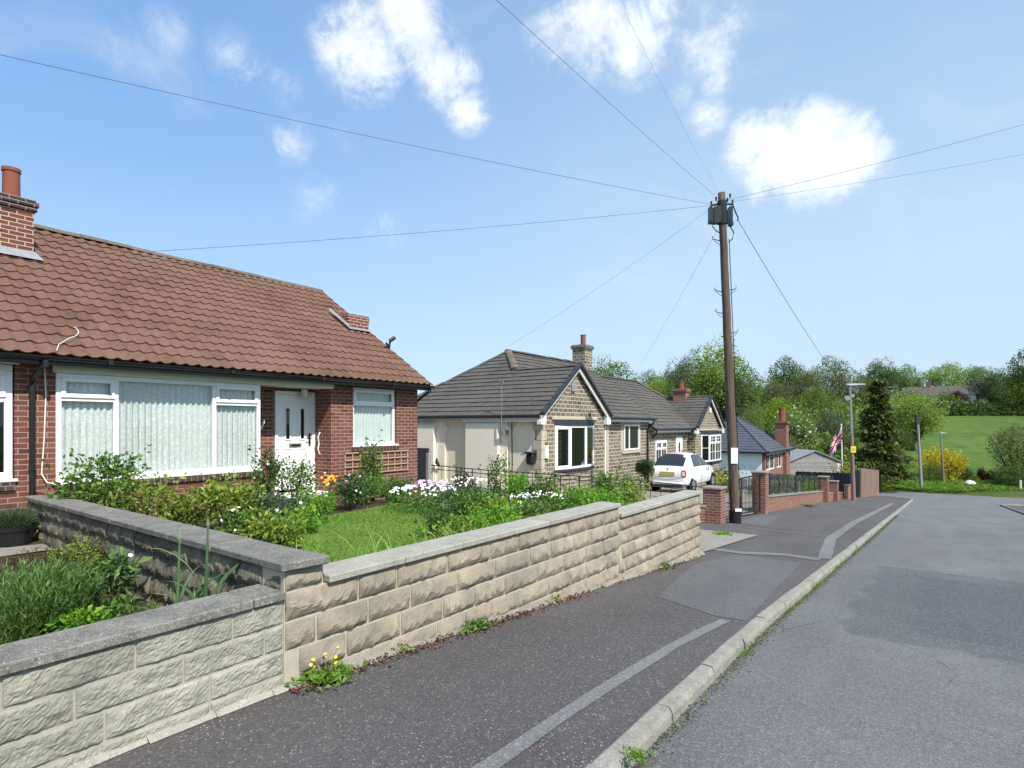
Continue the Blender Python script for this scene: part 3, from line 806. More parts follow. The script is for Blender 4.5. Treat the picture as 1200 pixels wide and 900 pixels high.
# ------------------------------------------------------------------ front gardens
def sheet(name, pts, mat, kind='structure'):
    return struct(mesh_np(name, pts, [list(range(len(pts)))], M[mat]), kind)
def plot(name, x0, x1, y0, y1, zf, mat, nx=14, ny=14):
    V = [(x0+(x1-x0)*i/nx, y0+(y1-y0)*j/ny, zf(x0+(x1-x0)*i/nx, y0+(y1-y0)*j/ny)) for j in range(ny+1) for i in range(nx+1)]
    F = [[j*(nx+1)+i, j*(nx+1)+i+1, (j+1)*(nx+1)+i+1, (j+1)*(nx+1)+i] for j in range(ny) for i in range(nx)]
    return struct(mesh_np(name, V, F, M[mat], smooth=True))
gh = lambda x, y: .08+.02*math.sin(x*2.1)*math.sin(y*1.7)-(max(0, y-8.2)*.16)
plot('garden_soil', -10.5, -3.45, 2.4, 10.0, gh, 'soil', 20, 20)
lawnz = lambda x, y: gh(x, y)+.025
plot('lawn', -8.3, -4.2, 3.9, 8.0, lawnz, 'lawn_ground', 12, 12)
plot('garden_soil', -8.8, -3.45, -8, 2.75, lambda x, y: .06+.03*math.sin(x*3)*math.sin(y*2.3), 'soil', 16, 16)
plot('garden_path', -10.4, -8.75, -8, 2.9, lambda x, y: .09, 'slab', 2, 2)
dz1 = lambda x, y: Z(y)+.03
plot('driveway', -10.4, -3.3, 10.22, 14.4, lambda x, y: Z(y)+.02+(0 if x > -4 else 0), 'slab', 8, 8)
plot('side_passage', -20, -10.41, 10.6, 15.6, lambda x, y: -.55, 'gravel', 4, 4)
plot('front_yard', -10.2, -5.2, 14.6, 33.0, lambda x, y: Z(y)+.03+.52*min(1, max(0, (-5.4-x)/1.8)), 'gravel', 12, 20)

# ------------------------------------------------------------------ brick bungalow
H = empty('brick_bungalow', (-14.4, 5, 0), 'red brick bungalow with a brown tiled roof, white windows and a recessed white front door', 'bungalow')
FX = -10.4; T1 = frame_px(FX); TDR = frame_px(-10.95)
mb = MB(T1)
wt = 2.56
def wall(u0, u1, z0=-.4, z1=wt): mb.box(u0, u1, -.28, 0, z0, z1, .5)
wall(-6, .2); wall(.2, 2.77, -.4, .80); wall(2.77, 3.24); wall(3.24, 6.47, -.4, .72)
wall(8.08, 8.67); wall(8.67, 9.96, -.4, 1.10); wall(9.96, 10.66)
mb.box(8.67, 9.96, -.28, -.002, 2.44, wt, .5); mb.box(.2, 2.77, -.28, -.002, 2.45, wt, .5)
# porch recess and the other sides
mb.box(6.19, 6.47, -.55, -.281, -.4, 2.4, .5); mb.box(6.47, 7.1, -.83, -.55, -.4, 2.5, .5); mb.box(7.1, 8.1, -.83, -.55, 2.32, 2.5, .5)
mb.box(8.081, 8.36, -.83, -.281, -.4, 2.5, .5)
mb.box(-6, 10.66, -8.0, -7.75, -.8, wt, .5)
mb.box(10.38, 10.659, -7.74, -.282, -.8, wt, .5); mb.box(-6, -5.72, -7.74, -.282, -.8, wt, .5)
pk = [(10.6, 0, wt), (10.6, -8, wt), (10.6, -4, wt+2.64)]
mb.add(pk+[(10.4, y, z) for (_, y, z) in pk], [(0, 1, 2), (3, 4, 5), (0, 1, 4, 3), (1, 2, 5, 4), (2, 0, 3, 5)], .5)
mb.build('wall', M['red_brick'], H)
mb = MB(T1); mb.box(-5.7, 10.37, -7.7, -.9, -.1, -.02); mb.box(-5.7, 10.37, -7.7, -.9, 2.5, 2.55); mb.build('floor', M['interior_dark'], H)
mb = MB(T1); mb.box(6.48, 8.07, -.56, -.01, 2.365, 2.395); mb.build('porch_soffit', M['white_paint'], H)
# roof
S1 = np.array([-4.32, 0, 2.87]); S1 = S1/np.linalg.norm(S1); SL = math.hypot(4.32, 2.87)
sl = [tile_slope('s', (-10.06, 0, 2.585), (0, 1, 0), S1, lambda s: (-6.1, 10.82), -.03, SL-.02, SL/17, 'roll', 'brown_tile', H)]
rf = build_slopes('roof', sl, 'brown_tile', H)
mb = MB(); e = .02
mb.add([(-10.1, -6.1, 2.575), (-10.1, 10.79, 2.575), (-14.38, 10.79, 5.42), (-14.38, -6.1, 5.42), (-18.7, 10.79, 2.575), (-18.7, -6.1, 2.575)], [(0, 1, 2, 3), (3, 2, 4, 5)])
mb.add([(-10.1, -6.1, 2.50), (-10.1, 10.79, 2.50), (-14.38, 10.79, 5.33), (-14.38, -6.1, 5.33), (-18.7, 10.79, 2.5), (-18.7, -6.1, 2.5)], [(0, 1, 2, 3), (3, 2, 4, 5)])
d = mb.build('roof_deck', M['brown_tile'], H)
mb = MB()
for sgn, xe in ((1, -10.1), (-1, -18.7)):
    mb.add([(xe, 10.8, 2.52), (-14.4, 10.8, 5.36), (-14.4, 10.8, 5.46), (xe, 10.8, 2.62), (xe, 10.74, 2.52), (-14.4, 10.74, 5.36), (-14.4, 10.74, 5.46), (xe, 10.74, 2.62)], [(0, 1, 2, 3), (4, 5, 6, 7), (2, 3, 7, 6), (0, 1, 5, 4)])
mb.build('verge', M['pale_coping'], H)
ridge_tiles([(-14.39, -6.1, 5.47), (-14.39, 2.6, 5.47), (-14.39, 10.82, 5.43)], .13, .45, 'ridge_moss', H)
# eaves: fascia, gutter
mb = MB(); mb.box(-10.14, -10.11, -6.1, 10.78, 2.44, 2.575); mb.build('fascia', M['black_plastic'], H)
def gutter(x, y0, y1, z, parent, r=.058, mat='black_plastic'):
    mb = MB(); V = []
    for y in (y0, y1):
        for k in range(9):
            a = math.pi+math.pi*k/8
            V.append((x+r*math.cos(a), y, z+r*math.sin(a)))
        for k in range(9):
            a = 2*math.pi-math.pi*k/8
            V.append((x+r*.85*math.cos(a), y, z+r*.85*math.sin(a)))
    mb.add(V, [[k, (k+1) % 18, 18+(k+1) % 18, 18+k] for k in range(18)]+[list(range(18)), list(range(18, 36))])
    y = y0+.4
    while y < y1:
        mb.box(x-r*1.06, x+r*1.06, y-.03, y+.03, z-r*1.05, z+.006); y += 1.9
    return mb.build('gutter', M[mat], parent)
gutter(-10.05, -6.1, 10.84, 2.555, H)
pipe(H, [(-10.06, 3.02, 2.52), (-10.06, 3.02, 2.46), (-10.16, 2.98, 2.36), (-10.33, 2.95, 2.24), (-10.335, 2.95, 2.12), (-10.335, 2.95, .02)], .036, collars=[(-10.335, 2.95, 2.1), (-10.335, 2.95, 1.0), (-10.06, 3.02, 2.45)])
pipe(H, [(-10.06, 10.74, 2.51), (-10.06, 10.75, 2.43), (-10.3, 10.74, 2.30), (-10.5, 10.73, 2.18), (-10.62, 10.73, 2.1), (-10.62, 10.73, -.5)], .034)
# big window, small window, neighbour window
wz0, wz1 = .775, 2.355
g = window(H, T1, 3.24, 6.45, wz0, wz1, [(3.24, 4.02, 1.98), (4.02, 5.57, None), (5.57, 6.45, 1.98)], depth=.03, fw=.07, sill='upvc')
g = window(H, T1, 8.68, 9.95, 1.155, 2.43, [(8.68, 9.95, 2.06)], depth=-.05, fw=.06, back='curtain_pale', sill='upvc')
g = window(H, T1, .22, 2.75, .86, 2.43, [(.22, 1.5, 1.95), (1.5, 2.75, 1.95)], depth=.0, fw=.09, glass='dark_glass', back='interior_dark', sill='upvc')
for bb in ((3.22, 6.5, -.02, .045, .64, .728), (8.62, 10.0, -.02, .035, 1.02, 1.108), (.1, 2.77, -.02, .04, .70, .812)):
    mb = MB(T1); mb.box(*bb, .5); mb.build('brick_sill', M['sill_brick'], H, uvoff=.033)
mb = MB(T1); mb.box(8.55, 10.05, -.01, .006, 2.445, 2.52, .5); mb.build('lintel', M['sill_brick'], H)
mb = MB(T1); mb.cbox(3.2, 8.12, -.1, .05, 2.36, 2.475, .01); mb.build('head_board', M['white_paint'], H)
mb = MB(T1); mb.cbox(-4, 2.82, -.05, .05, 2.44, 2.53, .01); mb.build('head_board', M['white_paint'], H)
# chimneys
def stack(parent, x0, x1, y0, y1, z0, z1, mat='chimney_brick', pots=(), cap='dark_brick', potmat='terracotta', over=.04):
    mb = MB(); mb.box(x0, x1, y0, y1, z0, z1-.2, .5); c = mb.build('chimney', M[mat], parent)
    mb = MB(); mb.box(x0-over, x1+over, y0-over, y1+over, z1-.2, z1-.125, .5); mb.box(x0-over*1.5, x1+over*1.5, y0-over*1.5, y1+over*1.5, z1-.124, z1-.05, .5)
    mb.box(x0-over*.6, x1+over*.6, y0-over*.6, y1+over*.6, z1-.049, z1, .5); mb.build('cap', M[cap], c)
    for (px, py, h, r) in pots:
        mb = MB(); mb.tube([(px, py, z1-.02), (px, py, z1+h*.9), (px, py, z1+h*.9), (px, py, z1+h)], [r*1.06, r, r*1.12, r*1.12], 20); mb.build('chimney_pot', M[potmat], c, smooth=False)
    return c
c = stack(H, -14.05, -12.95, 2.35, 3.72, 3.4, 5.55, pots=[(-13.45, 3.535, .62, .125), (-13.45, 2.7, .62, .125)])
mb = MB()
zr = lambda x: 2.6+(-10.06-x)*.6644+.05
mb.add([(-12.93, 2.3, zr(-12.93)+.09), (-12.93, 3.76, zr(-12.93)+.09), (-12.80, 3.82, zr(-12.80)+.02), (-12.80, 2.2, zr(-12.80)+.02)], [(0, 1, 2, 3)])
mb.add([(-12.9, 3.735, zr(-12.9)+.14), (-14.0, 3.735, zr(-14.0)+.14), (-14.0, 3.83, zr(-14.0)+.02), (-12.8, 3.83, zr(-12.8)+.02)], [(0, 1, 2, 3)])
mb.build('flashing', M['lead'], c)
c = stack(H, -12.9, -12.25, 10.05, 10.72, 3.6, 4.46, pots=[], cap='chimney_brick', over=.01)
mb = MB()
mb.add([(-12.23, 10.03, zr(-12.23)+.03), (-12.23, 10.74, zr(-12.23)+.03), (-12.12, 10.76, zr(-12.12)+.03), (-12.12, 9.98, zr(-12.12)+.03)], [(0, 1, 2, 3)])
mb.add([(-12.2, 10.03, zr(-12.2)+.10), (-12.95, 10.03, zr(-12.95)+.10), (-12.95, 9.985, zr(-12.95)+.05), (-12.12, 9.985, zr(-12.12)+.05)], [(0, 1, 2, 3)])
mb.build('flashing', M['lead'], c)
mb = MB(); mb.tube([(-11.45, 10.7, 3.5), (-11.45, 10.74, 3.78)], .025, 8); mb.tube([(-11.45, 10.72, 3.76), (-11.38, 10.84, 3.86)], .05, 8); mb.tube([(-11.45, 10.7, 3.62), (-11.48, 10.62, 3.7)], .03, 6); mb.build('aerial_bracket', M['black_plastic'], H)
# front door
mb = MB(TDR); du0, du1 = 7.12, 8.08
mb.cbox(du0, du0+.07, -.06, .02, .2, 2.3, .006); mb.cbox(du1-.07, du1, -.06, .02, .2, 2.3, .006); mb.cbox(du0+.07, du1-.07, -.06, .018, 2.23, 2.3, .006)
fr = mb.build('door_frame', M['upvc'], H)
mb = MB(TDR); a, b = du0+.075, du1-.075
def ring(u0, u1, z0, z1, w, n0, n1):
    mb.cbox(u0, u1, n0, n1, z0, z0+w, .005); mb.cbox(u0, u1, n0, n1, z1-w, z1, .005); mb.cbox(u0, u0+w, n0, n1-.001, z0+w, z1-w, .005); mb.cbox(u1-w, u1, n0, n1-.001, z0+w, z1-w, .005)
mb.box(a, b, -.05, -.012, .26, 2.225)
for (p, q) in ((a+.1, a+.36), (b-.36, b-.1)):
    ring(p, q, .36, .72, .03, -.014, .0); ring(p, q, .78, 1.12, .03, -.014, .0)
    ring(p+.06, q-.06, 1.28, 1.98, .03, -.014, .004)
dr = mb.build('front_door', M['upvc'], H)
mb = MB(TDR)
for k, (p, q) in enumerate(((a+.19, a+.28), (b-.28, b-.19))):
    hi = (1.86, 1.93) if k == 0 else (1.93, 1.86)
    mb.add([(p, -.004, 1.31), (q, -.004, 1.31), (q, -.004, hi[1]), (p, -.004, hi[0])], [(0, 1, 2, 3)])
mb.build('pane', M['dark_glass'], dr)
mb = MB(TDR)
for k, (p, q) in enumerate(((a+.185, a+.285), (b-.285, b-.185))): mb.box(p, q, -.011, -.008, 1.30, 1.94)
mb.build('pane_backing', M['interior_dark'], dr)
mb = MB(TDR); mb.cbox((a+b)/2-.15, (a+b)/2+.15, -.012, .006, 1.13, 1.215, .005); mb.build('letter_plate', M['steel'], dr)
mb = MB(TDR); mb.cbox((a+b)/2-.11, (a+b)/2+.11, .006, .009, 1.15, 1.195, .001); mb.build('letter_flap', M['black_plastic'], dr)
mb = MB(TDR); mb.cbox(b-.075, b-.035, -.01, .015, 1.16, 1.42, .005); mb.tube([(b-.055, .01, 1.31), (b-.055, .05, 1.31), (b-.16, .055, 1.305)], .011, 8); mb.build('handle', M['black_metal'], dr)
mb = MB(TDR); mb.cbox(du0-.06, du1-.02, -.04, .5, -.2, .2, .015); mb.build('door_step', M['white_paint'], H)
mb = MB(TDR); mb.tube([(7.72, .14, 2.365), (7.72, .14, 2.34), (7.72, .14, 2.33), (7.72, .14, 2.19), (7.72, .14, 2.18)], [.05, .05, .07, .065, .04], 14); mb.build('porch_lamp', M['white_paint'], H)
mb = MB(TDR); mb.tube([(8.06, .22, .98), (8.03, .22, 1.0), (8.0, .22, 1.08), (8.025, .22, 1.2), (8.0, .22, 1.33), (8.03, .22, 1.42), (8.06, .22, 1.44)], .014, 8); mb.build('grab_rail', M['white_paint'], H)
mb = MB(TDR); mb.tube([(6.72, .01, 1.72), (6.72, .01, 1.32)], .014, 6); mb.tube([(6.72, .012, 1.35), (6.72, .24, 1.62)], .011, 6); mb.tube([(6.72, .012, 1.64), (6.72, .27, 1.64), (6.72, .27, 1.70)], .012, 6); mb.build('basket_bracket', M['white_paint'], H)
# white cable down the wall
mb = MB(); mb.tube([(-10.66, 3.56, 3.09), (-10.60, 3.585, 3.045), (-10.52, 3.57, 2.99), (-10.42, 3.5, 2.925), (-10.32, 3.38, 2.865), (-10.15, 3.2, 2.74), (-10.03, 3.14, 2.64)], .005, 6)
mb.tube([(-10.37, 3.1, 2.5), (-10.38, 3.12, 2.0), (-10.38, 3.1, 1.4), (-10.38, 3.07, .9), (-10.33, 3.12, .78), (-10.2, 3.3, .72), (-10.05, 3.32, .66)], .009, 6); mb.build('cable', M['white_paint'], H)
# trellis on the wall
TR = frame_px(FX)
mb = MB(TR)
for k in range(10): u = 8.43+k*.207; mb.box(u-.012, u+.012, .012, .026, .52, 1.0)
for k in range(4): z = .53+k*.153; mb.box(8.41, 10.31, .027, .041, z-.012, z+.012)
tag(mb.build('trellis', M['trellis_wood']), 'small square wooden trellis fixed to the brick under the right window', 'trellis')

# ------------------------------------------------------------------ stone bungalow pair
def stone_bungalow(mir, dz, label, hips=True):
    """gable end bungalow; mir mirrors it about the party wall at Y = 25.2"""
    YC = 25.2
    my = (lambda y: 2*YC-y) if mir else (lambda y: y)
    P = lambda x, y, z: (x, my(y), z+dz)
    B = empty('stone_bungalow', (-13.7, my(20.4), -1+dz), label, 'bungalow')
    sg = -1 if mir else 1
    k = .72; ez = 1.9
    # roof slopes
    sv = np.array([0, sg, k]); sv = sv/np.linalg.norm(sv); per = 1/sv[2]       # slope length per metre of height
    ay = np.array([1., 0, 0])
    def side_lo(s): h = s/per; return (-17.3+h/k, -9.8)
    def side_hi(s): h = s/per; return (-17.3+h/k, -10.1-h/k)
    g = .265
    n1 = round(1.7*per/g); g1 = 1.7*per/n1
    L = [tile_slope('', P(0, 15.5, ez), ay, sv, side_lo, 0, 1.7*per, g1, 'flat', '', B, .33),
         tile_slope('', P(0, 15.5, ez), ay, sv, side_hi, 1.7*per, 2.592*per, g1, 'flat', '', B, .33)]
    fx = np.array([-1., 0, k]); fx = fx/np.linalg.norm(fx)
    a2 = np.array([0, float(sg), 0]); o2 = P(-10.1, 0, ez)
    yo = (my(0)*sg)       # along-coordinate of y = 0
    def al(y): return y
    o2 = np.array(P(-10.1, 0, ez))
    def fr_lo(s): h = s/per; return (20.22-h/k, 25.2)
    def fr_hi(s): h = s/per; return (15.5+h/k, 25.2)
    L += [tile_slope('', o2, a2, fx, fr_lo, 0, 1.7*per, g1, 'flat', '', B, .33), tile_slope('', o2, a2, fx, fr_hi, 1.7*per, 2.592*per, g1, 'flat', '', B, .33)]
    sw = np.array([0, -sg, k]); sw = sw/np.linalg.norm(sw)
    def wing(s): h = s/per; return (-10.1-h/k, -9.8)
    L.append(tile_slope('', P(0, 20.22, ez), ay, sw, wing, 0, 1.7*per, g1, 'flat', '', B, .33))
    rb = np.array([1., 0, k]); rb = rb/np.linalg.norm(rb)
    def back(s): h = s/per; return (15.5+h/k, 25.2)
    L.append(tile_slope('', P(-17.3, 0, ez), a2, rb, back, 0, 2.592*per, g1, 'flat', '', B, .33))
    r = build_slopes('roof', L, 'grey_tile', B)
    import bmesh
    bm = bmesh.new(); bm.from_mesh(r.data); bmesh.ops.recalc_face_normals(bm, faces=bm.faces)
    bm.free()
    ridge_tiles([P(-9.86, 17.86, 3.63), P(-12.45, 17.86, 3.63)], .08, .4, 'grey_tile', B)
    ridge_tiles([P(-12.5, 17.86, 3.66), P(-13.7, 19.1, 4.53)], .13, .4, 'ridge_moss', B, 'hip')
    ridge_tiles([P(-13.7, 19.0, 4.53), P(-13.7, 25.2, 4.53)], .10, .45, 'grey_tile', B)
    ridge_tiles([P(-17.28, 15.52, 1.94), P(-13.7, 19.1, 4.53)], .08, .4, 'grey_tile', B, 'hip')
    mb = MB(lambda x, y, z: P(x, y, z))
    mb.add([(-17.25, 25.19, 1.85), (-13.7, 25.19, 4.47), (-10.15, 25.19, 1.85), (-17.25, 25.1, 1.85), (-13.7, 25.1, 4.47), (-10.15, 25.1, 1.85)], [(0, 1, 2), (3, 4, 5), (0, 1, 4, 3), (1, 2, 5, 4)])
    mb.build('party_gable', M['stone_course'], B)
    # stone front
    z0 = -1.9 if not mir else -2.6
    mb = MB(lambda x, y, z: P(x, y, z))
    mb.box(-10.25, -10.0, 15.72, 20.08, z0, 1.86, .5)
    mb.add([(-10.0, 15.72, 1.861), (-10.0, 20.08, 1.861), (-10.0, 17.86, 3.46), (-10.25, 15.72, 1.861), (-10.25, 20.08, 1.861), (-10.25, 17.86, 3.46)], [(0, 1, 2), (3, 4, 5), (0, 1, 4, 3), (1, 2, 5, 4), (2, 0, 3, 5)], .5)
    mb.box(-10.65, -10.4, 20.09, 25.19, z0, 1.86, .5); mb.box(-10.39, -10.251, 19.85, 20.08, z0, 1.86, .5)
    mb.build('wall', M['stone_course'], B)
    mb = MB(lambda x, y, z: P(x, y, z)); mb.box(-17.2, -16.95, 15.98, 25.19, z0, 1.86, .5); mb.build('rear_wall', M['stone_course'], B)
    # rendered side
    mb = MB(lambda x, y, z: P(x, y, z))
    mb.box(-17.2, -10.251, 15.72, 15.97, z0, 1.85)
    mb.build('side_wall', M['render_cream'], B)
    mb = MB(lambda x, y, z: P(x, y, z))
    for (xa, xb, dep) in ((-11.05, -10.85, .05), (-11.25, -11.05, .09), (-14.4, -14.05, .14), (-16.9, -14.4, .16)):
        pass
    def but(xa, xb, dep, zt=1.62):
        mb.add([(xa, 15.72, zt+.2), (xb, 15.72, zt+.2), (xb, 15.72-dep, zt), (xa, 15.72-dep, zt), (xa, 15.72, z0), (xb, 15.72, z0), (xb, 15.72-dep, z0), (xa, 15.72-dep, z0)],
               [(0, 1, 2, 3), (3, 2, 6, 7), (0, 3, 7, 4), (1, 2, 6, 5)])
    but(-12.9, -11.55, .22); but(-16.8, -14.35, .22, 1.58)
    mb.box(-11.52, -11.28, 15.66, 15.719, z0, 1.85); mb.box(-14.34, -13.95, 15.64, 15.719, z0, 1.85)
    mb.box(-17.2, -11.55, 15.66, 15.718, 1.7, 1.85)
    mb.build('render_pier', M['render_white'], B)
    # quoins
    mb = MB(lambda x, y, z: P(x, y, z)); z = z0; i = 0
    while z < 1.85:
        w_ = .30 if i % 2 else .16; zt = min(z+.30, 1.858); mb.cbox(-10.02-w_, -9.985, 15.70, 15.73+(.16 if i % 2 else .28), z+.004, zt-.004, .008); z = zt+.001; i += 1
    mb.build('quoin', M['sandstone'], B)
    # barge boards and fascias
    mb = MB(lambda x, y, z: P(x, y, z))
    for (ya, yb) in ((15.46, 17.86), (20.26, 17.86)):
        za, zb = ez-.03, ez-.03+abs(yb-ya)*k
        mb.add([(-9.84, ya, za-.16), (-9.84, yb, zb-.16), (-9.84, yb, zb+.0), (-9.84, ya, za+.0), (-9.90, ya, za-.16), (-9.90, yb, zb-.16), (-9.90, yb, zb), (-9.90, ya, za)], [(0, 1, 2, 3), (4, 5, 6, 7), (0, 1, 5, 4), (2, 3, 7, 6)])
    for (ya, yb) in ((15.44, 15.75), (19.97, 20.28)):
        mb.add([(-9.845, ya, 1.62), (-9.845, yb, 1.62), (-9.845, yb, 1.74+.2*(ya < 17)), (-9.845, ya, 1.74+.2*(ya > 17)), (-9.99, ya, 1.62), (-9.99, yb, 1.62), (-9.99, yb, 1.74+.2*(ya < 17)), (-9.99, ya, 1.74+.2*(ya > 17))], [(0, 1, 2, 3), (4, 5, 6, 7), (0, 1, 5, 4), (1, 2, 6, 5), (2, 3, 7, 6), (3, 0, 4, 7)])
    mb.box(-13.1, -9.9, 15.53, 15.56, 1.70, 1.83); mb.box(-10.17, -10.14, 20.3, 25.15, 1.72, 1.84)
    mb.build('barge_board', M['white_paint'], B)
    mb = MB(lambda x, y, z: P(x, y, z))
    for (ya, yb) in ((15.48, 17.88), (20.24, 17.84)):
        n = 7
        for j in range(n):
            y0_, y1_ = ya+(yb-ya)*j/n, ya+(yb-ya)*(j+.97)/n; f0, f1 = ez+abs(y0_-ya)*k, ez+abs(y1_-ya)*k
            mb.add([(-9.74, y0_, f0+.0), (-9.74, y1_, f1-.01), (-9.74, y1_, f1+.085), (-9.74, y0_, f0+.10), (-9.90, y0_, f0+.0), (-9.90, y1_, f1-.01), (-9.90, y1_, f1+.085), (-9.90, y0_, f0+.10)], [(0, 1, 2, 3), (4, 5, 6, 7), (2, 3, 7, 6), (0, 1, 5, 4), (0, 3, 7, 4), (1, 2, 6, 5)])
    mb.build('verge', M['dark_slate'], B)
    mb = MB(lambda x, y, z: P(x, y, z)); mb.tube([(-17.3, 15.44, 1.88), (-9.9, 15.44, 1.88)], .055, 8); mb.build('gutter', M['black_plastic'], B); mb = MB(lambda x, y, z: P(x, y, z)); mb.tube([(-10.06, 20.32, 1.87), (-10.06, 25.25, 1.87)], .055, 8); mb.build('gutter', M['black_plastic'], B)
    # bay window
    TB = lambda u, n, z: P(-10.0+n, u, z)
    y0, y1, zb, zt = (16.5, 19.2, .14, 1.58)
    def seg(pa, pb, panes, **kw):
        a = Vector((pa[0], pa[1], 0)); b = Vector((pb[0], pb[1], 0)); Ln = (b-a).length; e = (b-a)/Ln; o = Vector((e.y, -e.x, 0))
        TT = lambda u, n, z: P(a.x+e.x*u+o.x*n, a.y+e.y*u+o.y*n, z)
        cols = [(Ln*i/panes, Ln*(i+1)/panes, kw.get('tr')) for i in range(panes)]
        return window(B, TT, 0, Ln, zb, zt, cols, depth=0, fw=.075, glass='dark_glass', back='interior_dark', name='bay_window', georgian=kw.get('geo'), vent=kw.get('vent'))
    geo = dict(geo=(2, 2), tr=1.1) if mir else dict(vent=1)
    if mir:
        seg((-9.98, y0), (-9.62, y0+.35), 1, geo=(1, 2)); seg((-9.62, y0+.35), (-9.62, y1-.35), 2, **geo); seg((-9.62, y1-.35), (-9.98, y1), 1, geo=(1, 2))
    else:
        seg((-9.98, y0), (-9.86, y0+.8), 1, vent=1); seg((-9.86, y0+.8), (-9.86, y1-.8), 1); seg((-9.86, y1-.8), (-9.98, y1), 1)
    d = .35 if mir else .8; bx_ = -9.62 if mir else -9.86
    for (za, zb_, gr, pr) in ((zt, zt+.17, .03, 'bay_hood'), (zb-.07, zb, .05, 'bay_sill')):
        mb = MB(lambda x, y, z: P(x, y, z))
        q = [(-9.99, y0-gr), (bx_+gr, y0+d-gr), (bx_+gr, y1-d+gr), (-9.99, y1+gr)]
        mb.add([(x, y, za) for x, y in q]+[(x, y, zb_) for x, y in q], [(0, 1, 2, 3), (4, 5, 6, 7), (0, 1, 5, 4), (1, 2, 6, 5), (2, 3, 7, 6), (3, 0, 4, 7)])
        mb.build(pr, M['dark_slate'], B)
    mb = MB(lambda x, y, z: P(x, y, z)); q = [(-9.99, y0), (bx_-.04, y0+d), (bx_-.04, y1-d), (-9.99, y1)]
    mb.add([(x, y, z0) for x, y in q]+[(x, y, zb-.072) for x, y in q], [(4, 5, 6, 7), (0, 1, 5, 4), (1, 2, 6, 5), (2, 3, 7, 6), (3, 0, 4, 7)], .5)
    mb.build('bay_base', M['stone_course'], B)
    mb = MB(lambda x, y, z: P(x, y, z)); mb.cbox(-10.01, -9.95, 16.3, 19.4, zt+.19, zt+.29, .01); mb.build('lintel', M['sandstone'], B)
    # front window and door in the set-back wall
    T2 = lambda u, n, z: P(-10.4+n, u, z)
    if not mir:
        window(B, T2, 22.55, 24.05, .55, 1.62, [(22.55, 23.05, None), (23.05, 24.05, None)], depth=.065, fw=.07, glass='dark_glass_solid', back=None, georgian=None)
        mb = MB(T2); mb.cbox(22.4, 24.2, -.01, .06, .42, .53, .01); mb.cbox(22.3, 22.53, -.01, .012, .54, 1.7, .005); mb.cbox(24.07, 24.3, -.01, .012, .54, 1.7, .005); mb.cbox(22.3, 24.3, -.01, .013, 1.64, 1.80, .005)
        mb.build('window_surround', M['sandstone'], B)
        mb = MB(T2); mb.box(20.6, 20.95, -.02, .015, -.55, 1.55); mb.build('front_door', M['upvc'], B)
        mb = MB(T2); mb.cbox(20.4, 20.58, -.01, .03, -.6, 1.7, .01); mb.cbox(20.97, 21.2, -.01, .03, -.6, 1.7, .01); mb.build('door_surround', M['sandstone'], B)
    else:
        window(B, T2, 23.1, 24.5, .35, 1.35, [(23.1, 23.8, .95), (23.8, 24.5, .95)], depth=.065, fw=.07, glass='dark_glass_solid', back=None, georgian=(2, 1))
        mb = MB(T2); mb.box(20.9, 21.8, -.02, .03, -.55, 1.5); mb.build('front_door', M['upvc'], B)
        mb = MB(T2); mb.box(21.25, 21.45, .031, .034, .7, 1.2); mb.build('pane', M['dark_glass'], B)
    # alarm box and chimney
    mb = MB(lambda x, y, z: P(x, y, z)); mb.cbox(-10.0, -9.93, 17.55, 17.8, 2.72, 2.98, .02); mb.build('alarm_box', M['lead'] if not mir else M['white_paint'], B)
    if not mir:
        stack(B, -13.9, -13.25, 24.55, 25.3, 3.4, 5.35, 'stone_course', [(-13.55, 24.95, .5, .12)], 'grey_coping', 'terracotta', .05)
        pipe(B, [P(-10.06, 25.0, 1.82), P(-10.06, 25.0, 1.7), P(-10.3, 24.98, 1.5), P(-10.34, 24.98, 1.4), P(-10.34, 24.98, -1.3)], .04)
        mb = MB(lambda x, y, z: P(x, y, z)); mb.tube([(-11.3, 15.38, 1.35), (-11.3, 15.38, 2.95)], .013, 6); mb.box(-11.38, -11.22, 15.36, 15.40, 2.9, 3.0); mb.box(-11.34, -11.26, 15.4, 15.7, 1.28, 1.42); mb.build('aerial_pole', M['steel'], B)
        mb = MB(lambda x, y, z: P(x, y, z)); mb.cbox(-10.46, -10.17, 15.46, 15.71, .36, .70, .06); mb.cbox(-10.48, -10.15, 15.43, 15.712, .69, .76, .03); mb.build('wall_box', M['black_plastic'], B)
        mb = MB(lambda x, y, z: P(x, y, z)); mb.cbox(-9.99, -9.94, 15.85, 16.05, .55, .95, .01); mb.build('meter_box', M['sign_white'], B)
        mb = MB(lambda x, y, z: P(x, y, z)); mb.tube([(-11.1, 15.66, 1.82), (-11.08, 15.66, .5), (-11.1, 15.66, -.8)], .018, 6); mb.build('cable', M['black_plastic'], B)
        mb = MB(lambda x, y, z: P(x, y, z)); mb.box(-17.0, -14.55, 15.42, 15.5, -1.0, .78); mb.build('garage_door', M['dark_slate'], B)
        mb = MB(lambda x, y, z: P(x, y, z)); mb.tube([(-14.15, 15.6, .15), (-14.15, 15.45, .3), (-14.15, 15.45, .45)], [.03, .07, .02], 8); mb.build('wall_lamp', M['black_metal'], B)
    else:
        stack(B, -11.85, -11.15, 32.2, 32.85, 2.4, 3.60, 'wall_brick', [(-11.5, 32.5, .40, .15)], 'wall_brick', 'terracotta', .05)
        pipe(B, [P(-10.06, 25.1, 1.82), P(-10.06, 25.1, 1.7), P(-10.3, 25.0, 1.5)], .04)
    return B
stone_bungalow(False, 0, 'stone bungalow with dark bay window, cream rendered side and grey hipped roof')
stone_bungalow(True, -.47, 'further stone bungalow with small-paned white bay and a terracotta chimney pot')

